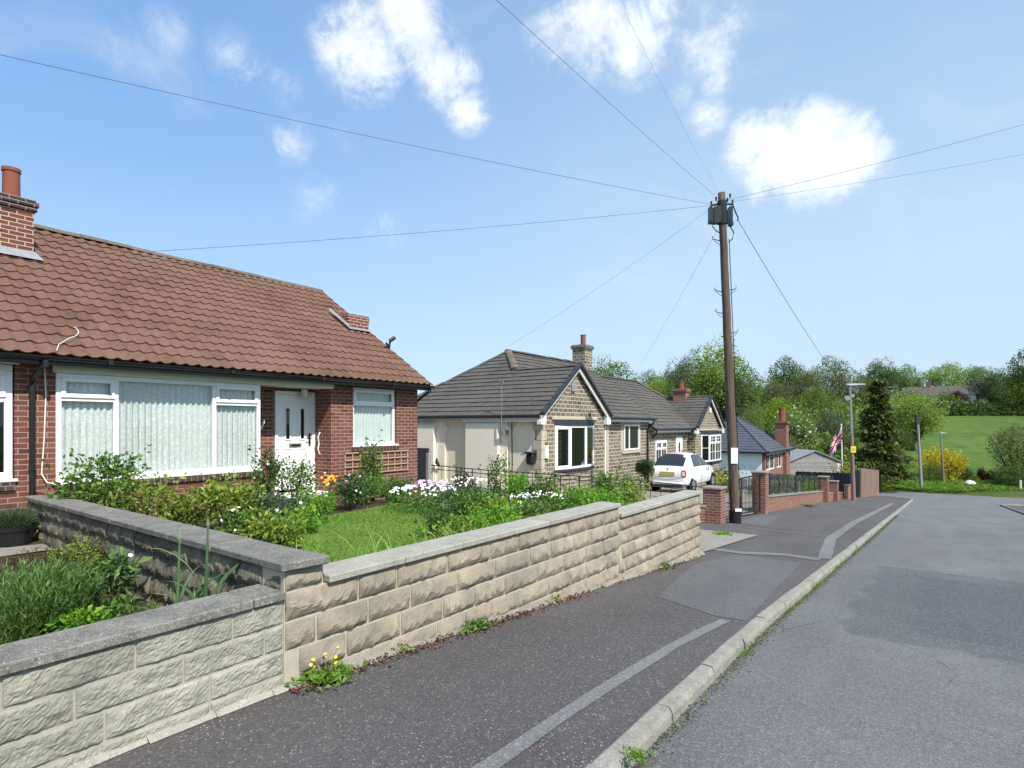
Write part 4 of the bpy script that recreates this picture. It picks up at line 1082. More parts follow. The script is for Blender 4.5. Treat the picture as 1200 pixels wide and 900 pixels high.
# ------------------------------------------------------------------ slate roofed bungalow further down
B = empty('slate_bungalow', (-13.2, 50, -3.4), 'blue-grey slate roofed bungalow with pale blue rendered side and tall brick chimney', 'bungalow')
def hiproof(B, x0, x1, y0, y1, ez, k, mat, gauge=.3, ridge=0):
    cx, cy = (x0+x1)/2, (y0+y1)/2; per = math.sqrt(1+k*k)/k; h = k*(x1-x0)/2; L = []
    n = max(1, round(h*per/gauge)); g = h*per/n; kk = h/((y1-y0)/2-ridge/2)
    def sl(o, a, s, lo, hi, kx): 
        s = np.array(s, float); s = s/np.linalg.norm(s); pr = 1/s[2]
        L.append(tile_slope('', o, a, s, lambda q: (lo+(q/pr)/kx, hi-(q/pr)/kx), 0, h*pr, h*pr/n, 'flat', mat, B, .33))
    sl((0, y0, ez), (1, 0, 0), (0, 1, kk), x0, x1, k); sl((0, y1, ez), (1, 0, 0), (0, -1, kk), x0, x1, k)
    sl((x1, 0, ez), (0, 1, 0), (-1, 0, k), y0, y1, kk); sl((x0, 0, ez), (0, 1, 0), (1, 0, k), y0, y1, kk)
    build_slopes('roof', L, mat, B)
    r = ridge/2
    for (x, y, yy) in ((x0, y0, cy-r), (x1, y0, cy-r), (x0, y1, cy+r), (x1, y1, cy+r)): ridge_tiles([(x, y, ez+.05), (cx, yy, ez+h+.05)], .10, .4, mat, B, 'hip')
    if ridge: ridge_tiles([(cx, cy-r, ez+h+.05), (cx, cy+r, ez+h+.05)], .1, .4, mat, B)
hiproof(B, -16.6, -9.7, 45.4, 55.2, -.37, .74, 'blue_tile', ridge=1.0)
mb = MB(); mb.box(-16.3, -10.2, 45.7, 45.95, -5, -.42); mb.box(-16.3, -16.05, 45.96, 54.6, -5, -.42); mb.build('side_wall', M['render_blue'], B)
mb = MB(); mb.box(-10.2, -10.0, 45.7, 54.9, -5, -1.75, .5); mb.box(-10.2, -10.0, 49.0, 49.6, -1.75, -.45, .5); mb.box(-10.2, -10.0, 51.6, 54.9, -1.75, -.45, .5); mb.box(-10.2, -10.01, 45.7, 46.1, -1.74, -.45, .5); mb.build('wall', M['wall_brick'], B)
TF = frame_px(-10.05)
window(B, TF, 46.1, 49.0, -1.75, -.5, [(46.1, 47.5, None), (47.5, 49.0, None)], depth=0, fw=.1, glass='dark_glass', back='interior_dark'); window(B, TF, 49.6, 51.6, -1.75, -.5, [(49.6, 50.6, None), (50.6, 51.6, None)], depth=0, fw=.1, glass='dark_glass', back='interior_dark')
mb = MB(); mb.box(-9.82, -9.78, 45.4, 55.1, -.55, -.38); mb.build('fascia', M['white_paint'], B)
mb = MB(); mb.box(-16.5, -9.64, 45.34, 45.42, -.46, -.34); mb.box(-9.72, -9.64, 45.42, 55.2, -.46, -.34); mb.build('gutter', M['black_plastic'], B)
stack(B, -10.6, -9.75, 52.0, 52.9, -4, 1.9, 'wall_brick', [(-10.18, 52.45, 1.1, .24)], 'wall_brick', 'terracotta', .09)

# house on the far hillside
p = at(1103, 470, 165)
B = empty('hillside_house', p, 'long grey roofed house high on the hillside among trees', 'house')
fwd = Vector((-SN+CS*.72, CS+SN*.72, 0)).normalized(); ac = Vector((fwd.y, -fwd.x, 0))
TH = lambda u, n, z: tuple(p+ac*u+fwd*n+Vector((0, 0, z)))
mb = MB(TH); mb.box(-8.6, 7.6, 0, 7, -3, 1.7); mb.build('wall', M['render_white'], B)
mb = MB(TH); mb.add([(-9, -.4, 1.6), (8, -.4, 1.6), (8, 3.5, 4.3), (-9, 3.5, 4.3), (-9, 7.4, 1.6), (8, 7.4, 1.6)], [(0, 1, 2, 3), (3, 2, 5, 4), (0, 3, 4), (1, 2, 5), (0, 1, 5, 4)]); mb.build('roof', M['grey_tile'], B)
mb = MB(TH); mb.box(-3.6, -2.4, 3, 4, 3.8, 5.6); mb.build('chimney', M['wall_brick'], B)
mb = MB(TH)
for u in (-7, -4, -1, 2, 5): mb.box(u, u+1.4, -.03, .05, -.2, 1.0)
mb.build('window', M['dark_glass'], B)
# ------------------------------------------------------------------ telegraph pole
pb = Vector((-4.60, 17.4, Z(17.4))); pt = at(845.5, 226, 16.85)
POLE = empty('telegraph_pole', pb, 'tall leaning wooden telegraph pole with black boxes at its head and climbing steps', 'telegraph pole')
mb = MB(); n = 24
pth = [pb+(pt-pb)*(i/n)+Vector((random.uniform(-.006, .006), random.uniform(-.006, .006), 0)) for i in range(n+1)]
pth[0] = pb+Vector((0, 0, -.2))
mb.tube(pth, [.135-.035*i/n for i in range(n+1)], 16); mb.build('pole', M['pole_wood'], POLE, smooth=True)
ax = (pt-pb).normalized(); cr = Vector((CS, SN, 0)); fw = Vector((-SN, CS, 0))
pp = lambda f, r=0, d=0: pb+(pt-pb)*f+cr*r+fw*d
mb = MB(); mb.tube([pp(.945), pp(.975)], [.13, .13], 14); mb.tube([pp(.905), pp(.946)], [.14, .14], 14); mb.build('collar', M['black_plastic'], POLE)
def obox(mb, c, hx, hy, hz, tilt=0):
    a = cr; b = fw; P = []
    for k in (-1, 1):
        for j in (-1, 1):
            for i in (-1, 1): P.append(tuple(c+a*hx*i+b*hy*j+Vector((0, 0, hz*k))+Vector((0, 0, tilt*hx*i))))
    mb.add(P, [(0, 2, 3, 1), (4, 5, 7, 6), (0, 1, 5, 4), (2, 6, 7, 3), (0, 4, 6, 2), (1, 3, 7, 5)])
mb = MB(); c = pp(.93, -.27, -.05)
obox(mb, c+cr*-.09, .035, .10, .22, -.3); obox(mb, c+cr*.09, .10, .11, .23, .1); obox(mb, c+Vector((0, 0, -.20)), .14, .08, .03)
mb.build('junction_box', M['black_plastic'], POLE)
mb = MB(); obox(mb, pp(.928, .21, -.02), .04, .1, .26); obox(mb, pp(.905, .22, -.02), .05, .08, .05); mb.build('junction_box', M['black_plastic'], POLE)
mb = MB(); mb.tube([pp(.962, -.32), pp(.966, -.1), pp(.966, .32)], .03, 6)
for k, (r, f) in enumerate(((-.3, .962), (-.16, .975), (.16, .972), (.3, .966), (.24, .985))): mb.tube([pp(f, r), pp(f+.012, r)], [.02, .03], 6)
mb.build('wire_bracket', M['black_metal'], POLE)
mb = MB(); mb.tube([pp(.965, .3, 0), pp(.945, .36), pp(.925, .44), pp(.915, .42)], .018, 6); mb.tube([pp(.90, .2), pp(.88, .3), pp(.86, .25), pp(.85, .14)], .016, 6); mb.tube([pp(.90, -.3), pp(.885, -.2), pp(.878, -.08)], .014, 6)
mb.tube([pp(.40, .16, -.02), pp(.44, .27), pp(.40, .36), pp(.36, .36), pp(.335, .26), pp(.345, .15)], .02, 6)
f = [pp(x, .15, -.03) for x in (.02, .3, .6, .86)]; mb.tube(f, .012, 6)
mb.build('cable', M['black_plastic'], POLE)
for f, sd in ((.855, -1), (.70, -1), (.705, 1), (.635, -1), (.575, 1), (.49, -1), (.50, 1)):
    mb = MB(); mb.tube([pp(f, sd*.1), pp(f+.005, sd*.30), pp(f+.013, sd*.30)], .014, 6); mb.tube([pp(f, sd*.27), pp(f-.012, sd*.12)], .008, 5); mb.build('climbing_step', M['black_metal'], POLE)
q = atY(872, 542, 17.2); mb = MB(); c = pp(.205, -.0, -.15); obox(mb, c, .095, .012, .22); mb.build('notice_plate', M['sign_white'], POLE)
mb = MB(); mb.tube([pp(.0), pp(.038)], [.165, .162], 16); mb.build('base_sleeve', M['black_plastic'], POLE)
mb = MB(); obox(mb, pp(.042, .04, -.165), .09, .02, .04); mb.build('base_tag', M['sign_white'], POLE)

# overhead wires
def wire(a, b, sag, label, r=.0085):
    r *= .48; mb = MB(); n = 20; a = Vector(a); b = Vector(b)
    mb.tube([a+(b-a)*(i/n)-Vector((0, 0, sag*4*(i/n)*(1-i/n))) for i in range(n+1)], r, 5, False)
    return tag(mb.build('telephone_wire', M['black_plastic'], fix=False), label, 'wire', 'telephone wires from the pole')
wire(pp(.965, -.28), at(-260, 4, 8.5), .12, 'long telephone wire crossing the sky above the brick bungalow chimney')
wire(pp(.962, -.3), at(120, 298, 14.0), .10, 'telephone wire dropping from the pole behind the brown roof ridge', .009)
wire(pp(.985, -.12), at(420, -150, 6.5), .06, 'steep telephone wire rising over the street towards the top of the picture', .007)
wire(pp(.985, -.02), at(735, 20, 9), .05, 'faint steep telephone wire just left of the pole head', .003)
wire(pp(.978, .16), at(1500, 58, 17), .15, 'upper telephone wire running from the pole across the white cloud', .009)
wire(pp(.972, .2), at(1500, 118, 20), .2, 'lower telephone wire running from the pole below the white cloud', .007)
LAMP_TOP = at(996, 463, 36)
wire(pp(.92, .42), LAMP_TOP, .25, 'black service wire falling from the pole to the street lamp', .016)
wire(pp(.955, -.3), (-13.7, 19.2, 4.75), .1, 'thin telephone wire dropping to the ridge of the nearer stone bungalow', .006)
wire(pp(.89, -.15), (-13.7, 31.0, 4.3), .12, 'thin telephone wire dropping to the further stone bungalow', .007)

# ------------------------------------------------------------------ walls, railings and gates beyond
def pillar(c, w, h, label, group=None):
    z = Z(c[1]); P = empty('gate_pillar', (c[0], c[1], z), label, 'pillar', group)
    mb = MB(); mb.box(c[0]-w/2, c[0]+w/2, c[1]-w/2, c[1]+w/2, z-.3, z+h-.07, .5); mb.build('shaft', M['wall_brick'], P)
    mb = MB(); e = .04; mb.cbox(c[0]-w/2-e, c[0]+w/2+e, c[1]-w/2-e, c[1]+w/2+e, z+h-.069, z+h, .015); mb.build('cap', M['slab'], P)
    return P
pillar((-4.98, 16.75), .46, 1.02, 'short brick pillar with a buff cap left of the telegraph pole')
pillar((-5.07, 22.45), .46, 1.52, 'tall brick pillar at the hinge of the black gates, right of the telegraph pole')
pillar((-5.12, 37.6), .48, 1.45, 'brick pillar at the far end of the wall with black railings')
pillar((-5.05, 41.2), .46, 1.2, 'brick pillar between two low wall sections left of the street lamp')
def dwarf_wall(x0, y0, x1, y1, h, label, cop=True, railing=None):
    a = Vector((x0, y0, 0)); b = Vector((x1, y1, 0)); L = (b-a).length; T = frame_g(a, b-a)
    zz = lambda u: Z(y0+(y1-y0)*u/L)
    w = empty('brick_wall', (x0, y0, zz(0)), label, 'brick wall')
    n = max(1, int(L/1.0)); m = MB(T); c = MB(T)
    for i in range(n):
        u0, u1 = L*i/n, L*(i+1)/n; z0, z1 = zz(u0), zz(u1)
        pts = [(u, nn, z) for (u, zq) in ((u0, z0), (u1, z1)) for nn in (-.23, 0) for z in (zq-.5, zq+h)]
        m.add(pts, [(0, 1, 3, 2), (4, 5, 7, 6), (0, 1, 5, 4), (2, 3, 7, 6), (1, 3, 7, 5)], .5)
        pts = [(u, nn, z) for (u, zq) in ((u0, z0+h+.001), (u1-.006, z1+h+.001)) for nn in (-.26, .035) for z in (zq, zq+.06)]
        c.add(pts, [(0, 1, 3, 2), (4, 5, 7, 6), (0, 1, 5, 4), (2, 3, 7, 6), (1, 3, 7, 5), (0, 2, 6, 4)])
    m.build('body', M['wall_brick'], w)
    if cop: c.build('coping', M['slab'], w)
    return w
def railing(pts, h0, h1, step, label, style='plain', name='railing'):
    P = [Vector(p) for p in pts]; mb = MB()
    o = None
    for a, b in zip(P[:-1], P[1:]):
        L = (b-a).length; n = max(1, round(L/step))
        mb.tube([a+Vector((0, 0, h1)), b+Vector((0, 0, h1))], .017, 6); mb.tube([a+Vector((0, 0, h0)), b+Vector((0, 0, h0))], .015, 6)
        if style == 'hoop': mb.tube([a+Vector((0, 0, h1-.12)), b+Vector((0, 0, h1-.12))], .014, 6)
        for i in range(n+1):
            p = a+(b-a)*(i/n); big = i % 8 == 0
            mb.tube([p+Vector((0, 0, h0-.25 if big else h0)), p+Vector((0, 0, h1+(.10 if style == 'plain' else .0)*(1 if big else 0)))], .02 if big else .0085, 5)
    return tag(mb.build(name, M['black_metal'], fix=False), label, 'railing')
dwarf_wall(-5.07, 22.7, -5.12, 37.35, .56, 'red brick wall under black railings along the pavement')
dwarf_wall(-5.12, 37.85, -5.05, 40.95, .42, 'short low brick wall between the two far pillars')
dwarf_wall(-5.05, 41.45, -4.85, 43.6, .42, 'low brick wall ending behind the street lamp')
dwarf_wall(-4.75, 45.6, -4.6, 46.6, .9, 'small brick pier beside the dark side gate')
railing([(-5.19, 22.75, Z(22.7)+.62), (-5.22, 30, Z(30)+.62), (-5.24, 37.3, Z(37.3)+.62)], .08, .72, .22, 'black railings topping the far brick wall')
# boundary between the brick and the stone bungalow
dwarf_wall(-5.25, 16.75, -5.9, 16.4, .45, 'stub of red brick wall left of the short pillar')
bl = [(-14.6, 14.75, -.52), (-11.5, 14.95, -.63), (-8.6, 15.6, -.72), (-6.9, 16.1, -.79), (-5.25, 16.62, -.93)]
bmz = [(x, y, z) for x, y, z in bl]
rl = railing(bmz, .22, .80, .30, 'low black garden railings in front of the stone bungalow and the car', 'hoop')
mb = MB()
for a, b in zip(bl[:-1], bl[1:]):
    mb.add([(a[0], a[1]-.1, a[2]-.6), (b[0], b[1]-.1, b[2]-.6), (b[0], b[1]-.1, b[2]+.16), (a[0], a[1]-.1, a[2]+.16), (a[0], a[1]+.1, a[2]-.6), (b[0], b[1]+.1, b[2]-.6), (b[0], b[1]+.1, b[2]+.16), (a[0], a[1]+.1, a[2]+.16)], [(0, 1, 2, 3), (3, 2, 6, 7), (4, 5, 6, 7)])
tag(mb.build('boundary_wall', M['slab']), 'low rendered boundary wall carrying the garden railings', 'garden wall')
mb = MB(); q = atY(502, 548, 14.3); mb.cbox(q.x-.06, q.x+.06, q.y-.06, q.y+.06, -.9, at(502, 531, q.y/ray(502, 531)[1]).z, .01)
tag(mb.build('fence_post', M['grey_wood']), 'weathered grey post beside the brick bungalow corner', 'post')
# gates
def gate(y0, y1, x, h0, h1, label):
    z = lambda y: Z(y)+.06
    G = empty('driveway_gate', (x, y0, z(y0)), label, 'gate')
    m = MB()
    for y in (y0, y1): m.box(x-.02, x+.02, y-.02, y+.02, z(y), z(y)+(h0 if y == y0 else h1))
    hh = lambda y: h0+(h1-h0)*(y-y0)/(y1-y0)
    def bar(f0, f1, w=.02):
        m.add([(x+s*w, y, z(y)+hh(y)*f+e) for y, f in ((y0, f0), (y1, f1)) for s in (-1, 1) for e in (-.018, .018)], [(0, 1, 3, 2), (4, 5, 7, 6), (0, 1, 5, 4), (2, 3, 7, 6), (1, 3, 7, 5), (0, 2, 6, 4)])
    bar(.06, .06); bar(.98, .98); bar(.72, .72); m.build('gate_frame', M['black_metal'], G)
    m = MB(); n = 14
    for i in range(1, n):
        y = y0+(y1-y0)*i/n; m.tube([(x, y, z(y)+.05), (x, y, z(y)+hh(y)*.98)], .009, 5)
    m.build('bars', M['black_metal'], G, fix=False)
    m = MB(); m.box(x-.012, x-.006, y0+.02, y1-.02, z(y1)+.08, z(y1)+.9); 
    return G
gate(17.15, 19.6, -5.0, 1.0, 1.22, 'black metal driveway gate leaf half hidden behind the telegraph pole')
gate(19.68, 22.15, -5.02, 1.22, 1.36, 'black metal driveway gate leaf hung on the tall brick pillar')

# picket fence and blue fence
def fence(a, b, h, w, mat, label, base=0, name='garden_fence', pointed=False, jit=.02):
    a, b = Vector((*a, 0)), Vector((*b, 0)); L = (b-a).length; T = frame_g(a, b-a); zz = lambda u: Z(a.y+(b.y-a.y)*u/L)
    f = empty(name, (a.x, a.y, zz(0)), label, 'fence'); m = MB(T); u = 0
    while u < L-.02:
        ww = min(w, L-u); j = random.uniform(-jit, jit); z = zz(u)
        if pointed: m.add([(u, n, z+base) for n in (-.01, .01)]+[(u+ww-.03, n, z+base) for n in (-.01, .01)]+[(u+ww-.03, n, z+h-.06+j) for n in (-.01, .01)]+[(u+ww/2-.015, n, z+h+j) for n in (-.01, .01)]+[(u, n, z+h-.06+j) for n in (-.01, .01)], [(0, 2, 4, 6, 8), (1, 3, 5, 7, 9), (4, 5, 7, 6), (6, 7, 9, 8), (0, 1, 9, 8), (2, 3, 5, 4)])
        else: m.box(u, u+ww-.006, -.012, .012+random.uniform(0, .01), z+base, z+h+j)
        u += ww
    m.build('boards', M[mat], f)
    m = MB(T); k = max(1, round(L/1.9))
    for i in range(k+1):
        u = L*i/k; m.box(max(0, u-.05), min(L, u+.05), -.12, -.014, zz(u)-.2, zz(u)+h-.05)
    m.build('post', M[mat], f); return f
fence((-5.6, 33.2), (-9.8, 33.5), 1.15, .13, 'grey_wood', 'grey picket fence between the stone and slate bungalows', pointed=True)
fence((-5.6, 45.4), (-9.6, 45.0), 1.5, .12, 'fence_blue', 'dark blue pointed board fence before the slate bungalow', pointed=True)
fence((-5.1, 51.2), (-9.6, 55.4), 1.75, .15, 'fence_blue', 'dark blue close-board fence in front of the grey shed')
fence((-4.45, 50.8), (-3.95, 60.3), 2.15, .14, 'fence_wood', 'weathered brown plank fence on a brick footing at the street corner', base=.5)
dwarf_wall(-4.43, 50.8, -3.93, 60.3, .5, 'low brick footing wall under the brown plank fence', False)
mb = MB(); z = Z(50.5); mb.box(-5.1, -4.5, 50.4, 50.46, z, z+2.0); tag(mb.build('side_gate', M['dark_slate']), 'dark narrow gate at the end of the brown plank fence', 'gate')

# shed
c = at(955, 560, 54); zb = Z(60)-.1
SH = empty('timber_shed', (c.x, c.y, zb), 'grey weathered timber garage with a shallow pitched roof behind the blue fence', 'shed')
TS = frame_g((c.x-CS*2.3, c.y-SN*2.3, 0), (CS, SN))
ez, az = at(983, 542, 54).z, at(957, 529, 54).z
mb = MB(TS); z = zb
while z < az-.05:
    z1 = min(z+.2, az); f = lambda zz: 0 if zz <= ez else 2.3*(zz-ez)/(az-ez)
    mb.add([(f(z), .012, z), (4.6-f(z), .012, z), (4.6-f(z1), -.006, z1), (f(z1), -.006, z1)], [(0, 1, 2, 3)]); z = z1
mb.box(0, 4.6, -6, -.02, zb, ez); mb.build('wall', M['grey_wood'], SH)
mb = MB(TS)
for s in (-1, 1):
    ue = 2.3+s*2.5; mb.add([(2.3, .15, az+.02), (ue, .15, ez-.02), (ue, -6.2, ez-.02), (2.3, -6.2, az+.02), (2.3, .15, az+.10), (ue, .15, ez+.06), (ue, -6.2, ez+.06), (2.3, -6.2, az+.10)], [(0, 1, 2, 3), (4, 5, 6, 7), (0, 1, 5, 4), (1, 2, 6, 5)])
mb.build('roof', M['lead'], SH)
mb = MB(TS); mb.box(4.3, 4.62, -.01, .02, zb, ez); mb.build('corner_board', M['white_paint'], SH)

# flag
p0 = at(987.5, 537, 56); p1 = at(986, 498, 56); zg = Z(60)
FG = empty('flagpole', (p0.x, p0.y, zg), 'white flagpole flying a limp red, white and blue flag behind the shed', 'flagpole')
mb = MB(); mb.tube([(p0.x, p0.y, zg-.2), tuple(p1)], [.06, .045], 10); mb.tube([tuple(p1), (p1.x, p1.y, p1.z+.1)], [.08, .05], 8); mb.build('pole', M['white_paint'], FG)
top = p1+Vector((0, 0, -.1)); fl = {'flag_blue': MB(), 'flag_white': MB(), 'flag_red': MB()}
nu, nv = 44, 26
def fpt(u, v):       # hangs down and to the left, folded
    d = u*1.15
    return (top.x-CS*d*.95+SN*.16*math.sin(u*9+v*2), top.y-SN*d*.95-CS*.16*math.sin(u*9+v*2), top.z-v*1.45-u*1.75+.05*math.sin(u*11))
def jack(u, v):      # colour of the flag's cross pattern at u along, v down
    x, y = (u-.5)*2, (v-.5)
    ay_, ax_ = abs(y), abs(x)
    if ay_ < .10 or ax_ < .10: return 'flag_red'
    if ay_ < .167 or ax_ < .167: return 'flag_white'
    d = abs(ay_-ax_*.5)*.894
    if d < .033: return 'flag_red'
    return 'flag_white' if d < .10 else 'flag_blue'
for i in range(nu):
    for j in range(nv):
        m = fl[jack((i+.5)/nu, (j+.5)/nv)]
        m.poly([fpt(i/nu, j/nv), fpt((i+1)/nu, j/nv), fpt((i+1)/nu, (j+1)/nv), fpt(i/nu, (j+1)/nv)])
f0 = fl['flag_blue'].build('flag', M['flag_blue'], FG, fix=False)
for k in ('flag_white', 'flag_red'): fl[k].build('flag_cross', M[k], f0, fix=False)

# street lamps and far poles
def lamp(px, yb, yt, t, lab, box=True, led=True):
    b = ground(px[1], yb); r = b.dot(Vector((-SN, CS, 0))); tp = at(px[0], yt, r)
    L = empty('street_lamp', b, lab, 'street lamp'); mid = b+(tp-b)*.58
    mb = MB(); mb.tube([b+Vector((0, 0, -.2)), mid], [.13, .10], 12); mb.build('lower_post', M['fence_wood'], L)
    mb = MB(); mb.tube([mid, tp], [.085, .065], 10); mb.build('upper_post', M['steel'], L)
    mb = MB(); h = tp+Vector((0, 0, .02))
    if led:
        mb.tube([h-cr*.25+Vector((0, 0, .06)), h, h+cr*.28+Vector((0, 0, .03)), h+cr*.95+Vector((0, 0, .06))], [.05, .11, .10, .05], 8)
    else: mb.tube([h-cr*.12, h+cr*.15, h+cr*.6], [.07, .09, .04], 8); mb.tube([h, h+Vector((0, 0, .18))], [.12, .05], 8)
    mb.build('lamp_head', M['lead'], L)
    if box:
        mb = MB(); q = tp+Vector((0, 0, -.78)); mb.tube([q-cr*.18-fw*.06, q-cr*.18+fw*.12], .16, 12); mb.tube([q+cr*.16-fw*.06+Vector((0, 0, .15)), q+cr*.16+fw*.12+Vector((0, 0, .15))], .11, 12); mb.build('junction_box', M['steel'], L)
        mb = MB(); q = b+(tp-b)*.445; obox(mb, q-fw*.14, .16, .015, .2); mb.build('sign_plate', M['sign_yellow'], L)
        mb = MB(); obox(mb, q-fw*.157, .09, .004, .11); mb.build('sign_panel', M['plate_yellow'], L)
    return L
lamp((996, 1000.5), 586.5, 452, 36, 'tall street lamp with a brown lower post and yellow plate by the brick walls')
lamp((1102.5, 1106), 567, 508, 60, 'small distant street lamp in front of the yellow flowering bush', False, False)
b = at(1080, 568, 57); b.z = terr(b.x, b.y); r = 57; t_ = at(1075, 486, r)
P2 = empty('telegraph_pole', b, 'plain grey telegraph pole with a dark head at the foot of the hill', 'telegraph pole')
mb = MB(); mb.tube([b+Vector((0, 0, -.3)), t_], [.14, .10], 10); mb.build('pole', M['grey_wood'], P2)
mb = MB(); obox(mb, t_+Vector((0, 0, -.45)), .17, .12, .45); mb.build('junction_box', M['dark_slate'], P2)
for (qx, qy) in ((1135, 470), (1175, 440)):
    pass
wire(t_+Vector((0, 0, -.1)), at(1150, 455, 95), .4, 'faint wire from the distant grey pole up the hillside', .02)
b = at(1196, 584, 56); mb = MB(); mb.cbox(b.x-.08, b.x+.08, b.y-.08, b.y+.08, terr(b.x, b.y)-.3, at(1196, 563, 56).z, .02); tag(mb.build('marker_post', M['white_paint']), 'short white post at the right-hand verge', 'post')

# ------------------------------------------------------------------ parked car
def car():
    z0 = -.98
    C = empty('parked_car', (-8.3, 23.8, z0), 'small white hatchback parked nose away in the driveway behind the railings', 'car', rz=rad(-1))
    st = [(-1.78, .60, .34, .70, .72, .40), (-1.72, .70, .26, .86, .90, .52), (-1.63, .765, .22, .94, 1.00, .58), (-1.50, .79, .2, .95, 1.15, .58), (-1.34, .80, .2, .95, 1.33, .56), (-1.18, .81, .2, .95, 1.43, .54), (-.85, .815, .2, .95, 1.50, .53), (-.35, .815, .2, .95, 1.52, .52), (.1, .815, .2, .95, 1.49, .51), (.40, .815, .2, .95, 1.39, .50), (.70, .81, .2, .95, 1.19, .56), (.98, .805, .2, .92, .985, .60), (1.3, .78, .2, .87, .91, .58), (1.55, .73, .22, .78, .82, .52), (1.72, .63, .26, .64, .68, .44), (1.79, .50, .34, .52, .55, .34)]
    def half(s):
        y, w, zl, zb, zt, wr = s
        lo = [(0, zl), (w*.8, zl), (w*.96, zl+.10), (w, zl+(zb-zl)*.42), (w*.98, zl+(zb-zl)*.75), (w*.925, zb)]
        hi = [(w*.925+(wr-w*.925)*.38, zb+(zt-zb)*.38), (w*.925+(wr-w*.925)*.74, zb+(zt-zb)*.70), (wr*.90, zt-(zt-zb)*.13), (wr*.52, zt-(zt-zb)*.03), (0, zt)]
        return lo+hi
    V = []; rows = 11
    for s in st:
        h = half(s)
        for x, z in h: V.append((x, s[0], z))
        for x, z in h[::-1][1:-1]: V.append((-x, s[0], z))
    m = 2*rows-2; F = []
    for i in range(len(st)-1):
        for k in range(m): F.append([i*m+k, i*m+(k+1) % m, (i+1)*m+(k+1) % m, (i+1)*m+k])
    F.append(list(range(m))); F.append(list(range((len(st)-1)*m, len(st)*m)))
    import bmesh
    def mk(name, V, F, mat, sub=False, off=0, par=C):
        o = mesh_np(name, V, F, M[mat], None, smooth=True); o.parent = par
        bm = bmesh.new(); bm.from_mesh(o.data); bmesh.ops.remove_doubles(bm, verts=bm.verts, dist=1e-5)
        bmesh.ops.recalc_face_normals(bm, faces=bm.faces)
        bm.to_mesh(o.data); bm.free()
        if sub: md = o.modifiers.new('s', 'SUBSURF'); md.levels = md.render_levels = 2
        return o
    mk('body', V, F, 'car_paint', True)
    def surf(i, f, k, g):       # point on the loft
        a, b = half(st[i]), half(st[i+1]); k0 = int(k); fr = k-k0
        pa = [a[k0][j]*(1-fr)+a[min(k0+1, rows-1)][j]*fr for j in (0, 1)]; pb_ = [b[k0][j]*(1-fr)+b[min(k0+1, rows-1)][j]*fr for j in (0, 1)]
        return (pa[0]*(1-f)+pb_[0]*f, st[i][0]*(1-f)+st[i+1][0]*f, pa[1]*(1-f)+pb_[1]*f)
    def at_y(y, k):
        for i in range(len(st)-1):
            if st[i][0] <= y <= st[i+1][0]: return surf(i, (y-st[i][0])/(st[i+1][0]-st[i][0]), k, 0)
    def side_panel(name, outline, mat, off, par=C, sgn=1):
        # outline: list of rows [(k, y_from, y_to)]
        V = []; F = []; n = 8
        for (k, ya, yb) in outline:
            for j in range(n+1):
                y = ya+(yb-ya)*j/n; x, yy, z = at_y(y, k); V.append((sgn*(x+off), yy, z+off*.3))
        for r in range(len(outline)-1):
            for j in range(n): F.append([r*(n+1)+j, r*(n+1)+j+1, (r+1)*(n+1)+j+1, (r+1)*(n+1)+j])
        return mk(name, V, F, mat, par=par)
    for sgn in (1, -1):
        side_panel('side_window', [(5.12, -.98, -.18), (6, -.95, -.18), (7, -.86, -.18), (7.75, -.7, -.18)], 'dark_glass_solid', .012, sgn=sgn)
        side_panel('side_window', [(5.12, -.12, .80), (6, -.12, .62), (7, -.12, .42), (7.75, -.12, .26)], 'dark_glass_solid', .012, sgn=sgn)
        # wheels with tyre and hub
        for y in (-1.15, 1.15):
            w = MB(lambda u, n, z: (u, n, z)); x = sgn*.70
            w.tube([(x-sgn*.1, y, .29), (x+sgn*.085, y, .29), (x+sgn*.10, y, .29)], [.29, .29, .25], 20); wo = w.build('wheel', M['rubber'], None); wo.parent = C
            w = MB(); w.tube([(x+sgn*.06, y, .29), (x+sgn*.108, y, .29)], [.19, .175], 14)
            h = w.build('hub', M['steel'], None); h.parent = wo
            a = MB()
            pts = [(x+sgn*.095, y+.345*math.cos(t), .29+.345*math.sin(t)) for t in np.linspace(-.35, math.pi+.35, 14)]
            for p, q in zip(pts[:-1], pts[1:]): a.poly([p, q, (q[0], y+(q[1]-y)*.8, .29+(q[2]-.29)*.8), (p[0], y+(p[1]-y)*.8, .29+(p[2]-.29)*.8)])
            a.tube([(x+sgn*.04, y, .29), (x+sgn*.096, y, .29)], .345, 20)
            ao = a.build('wheel_arch', M['rubber'], None, fix=False); ao.parent = C
        t = MB(); t.cbox(sgn*.80-.02, sgn*.80+.02, .28, .44, .80, .83, .006); t.build('door_handle', M['steel'], None).parent = C
        t = MB(); t.tube([(sgn*.78, .62, .98), (sgn*.90, .60, 1.02), (sgn*.99, .58, 1.03)], [.03, .09, .07], 10); t.build('door_mirror', M['black_plastic'], None).parent = C
    for sgn in (1, -1):       # door gap and sill line
        q = MB()
        for y in (-.30, .86):
            q.tube([(sgn*(at_y(y+.04*(k-2), k)[0]+.002), y+.04*(k-2), at_y(y+.04*(k-2), k)[2]) for k in (1.6, 2, 3, 4, 5)], .006, 4, False)
        q.tube([(sgn*(at_y(y, 1.6)[0]+.002), y, at_y(y, 1.6)[2]) for y in np.linspace(-.3, .82, 6)], .006, 4, False)
        q.build('door_gap', M['rubber'], None, fix=False).parent = C
    q = MB(); q.tube([(x, -1.805+.10*abs(x)**2, .60) for x in np.linspace(-.55, .55, 9)], .006, 4, False); q.build('tailgate_gap', M['rubber'], None, fix=False).parent = C
    # rear window, lamps, plate, bumper
    V = []; F = []; n = 12; Y = [-1.605, -1.53, -1.45, -1.36, -1.24]
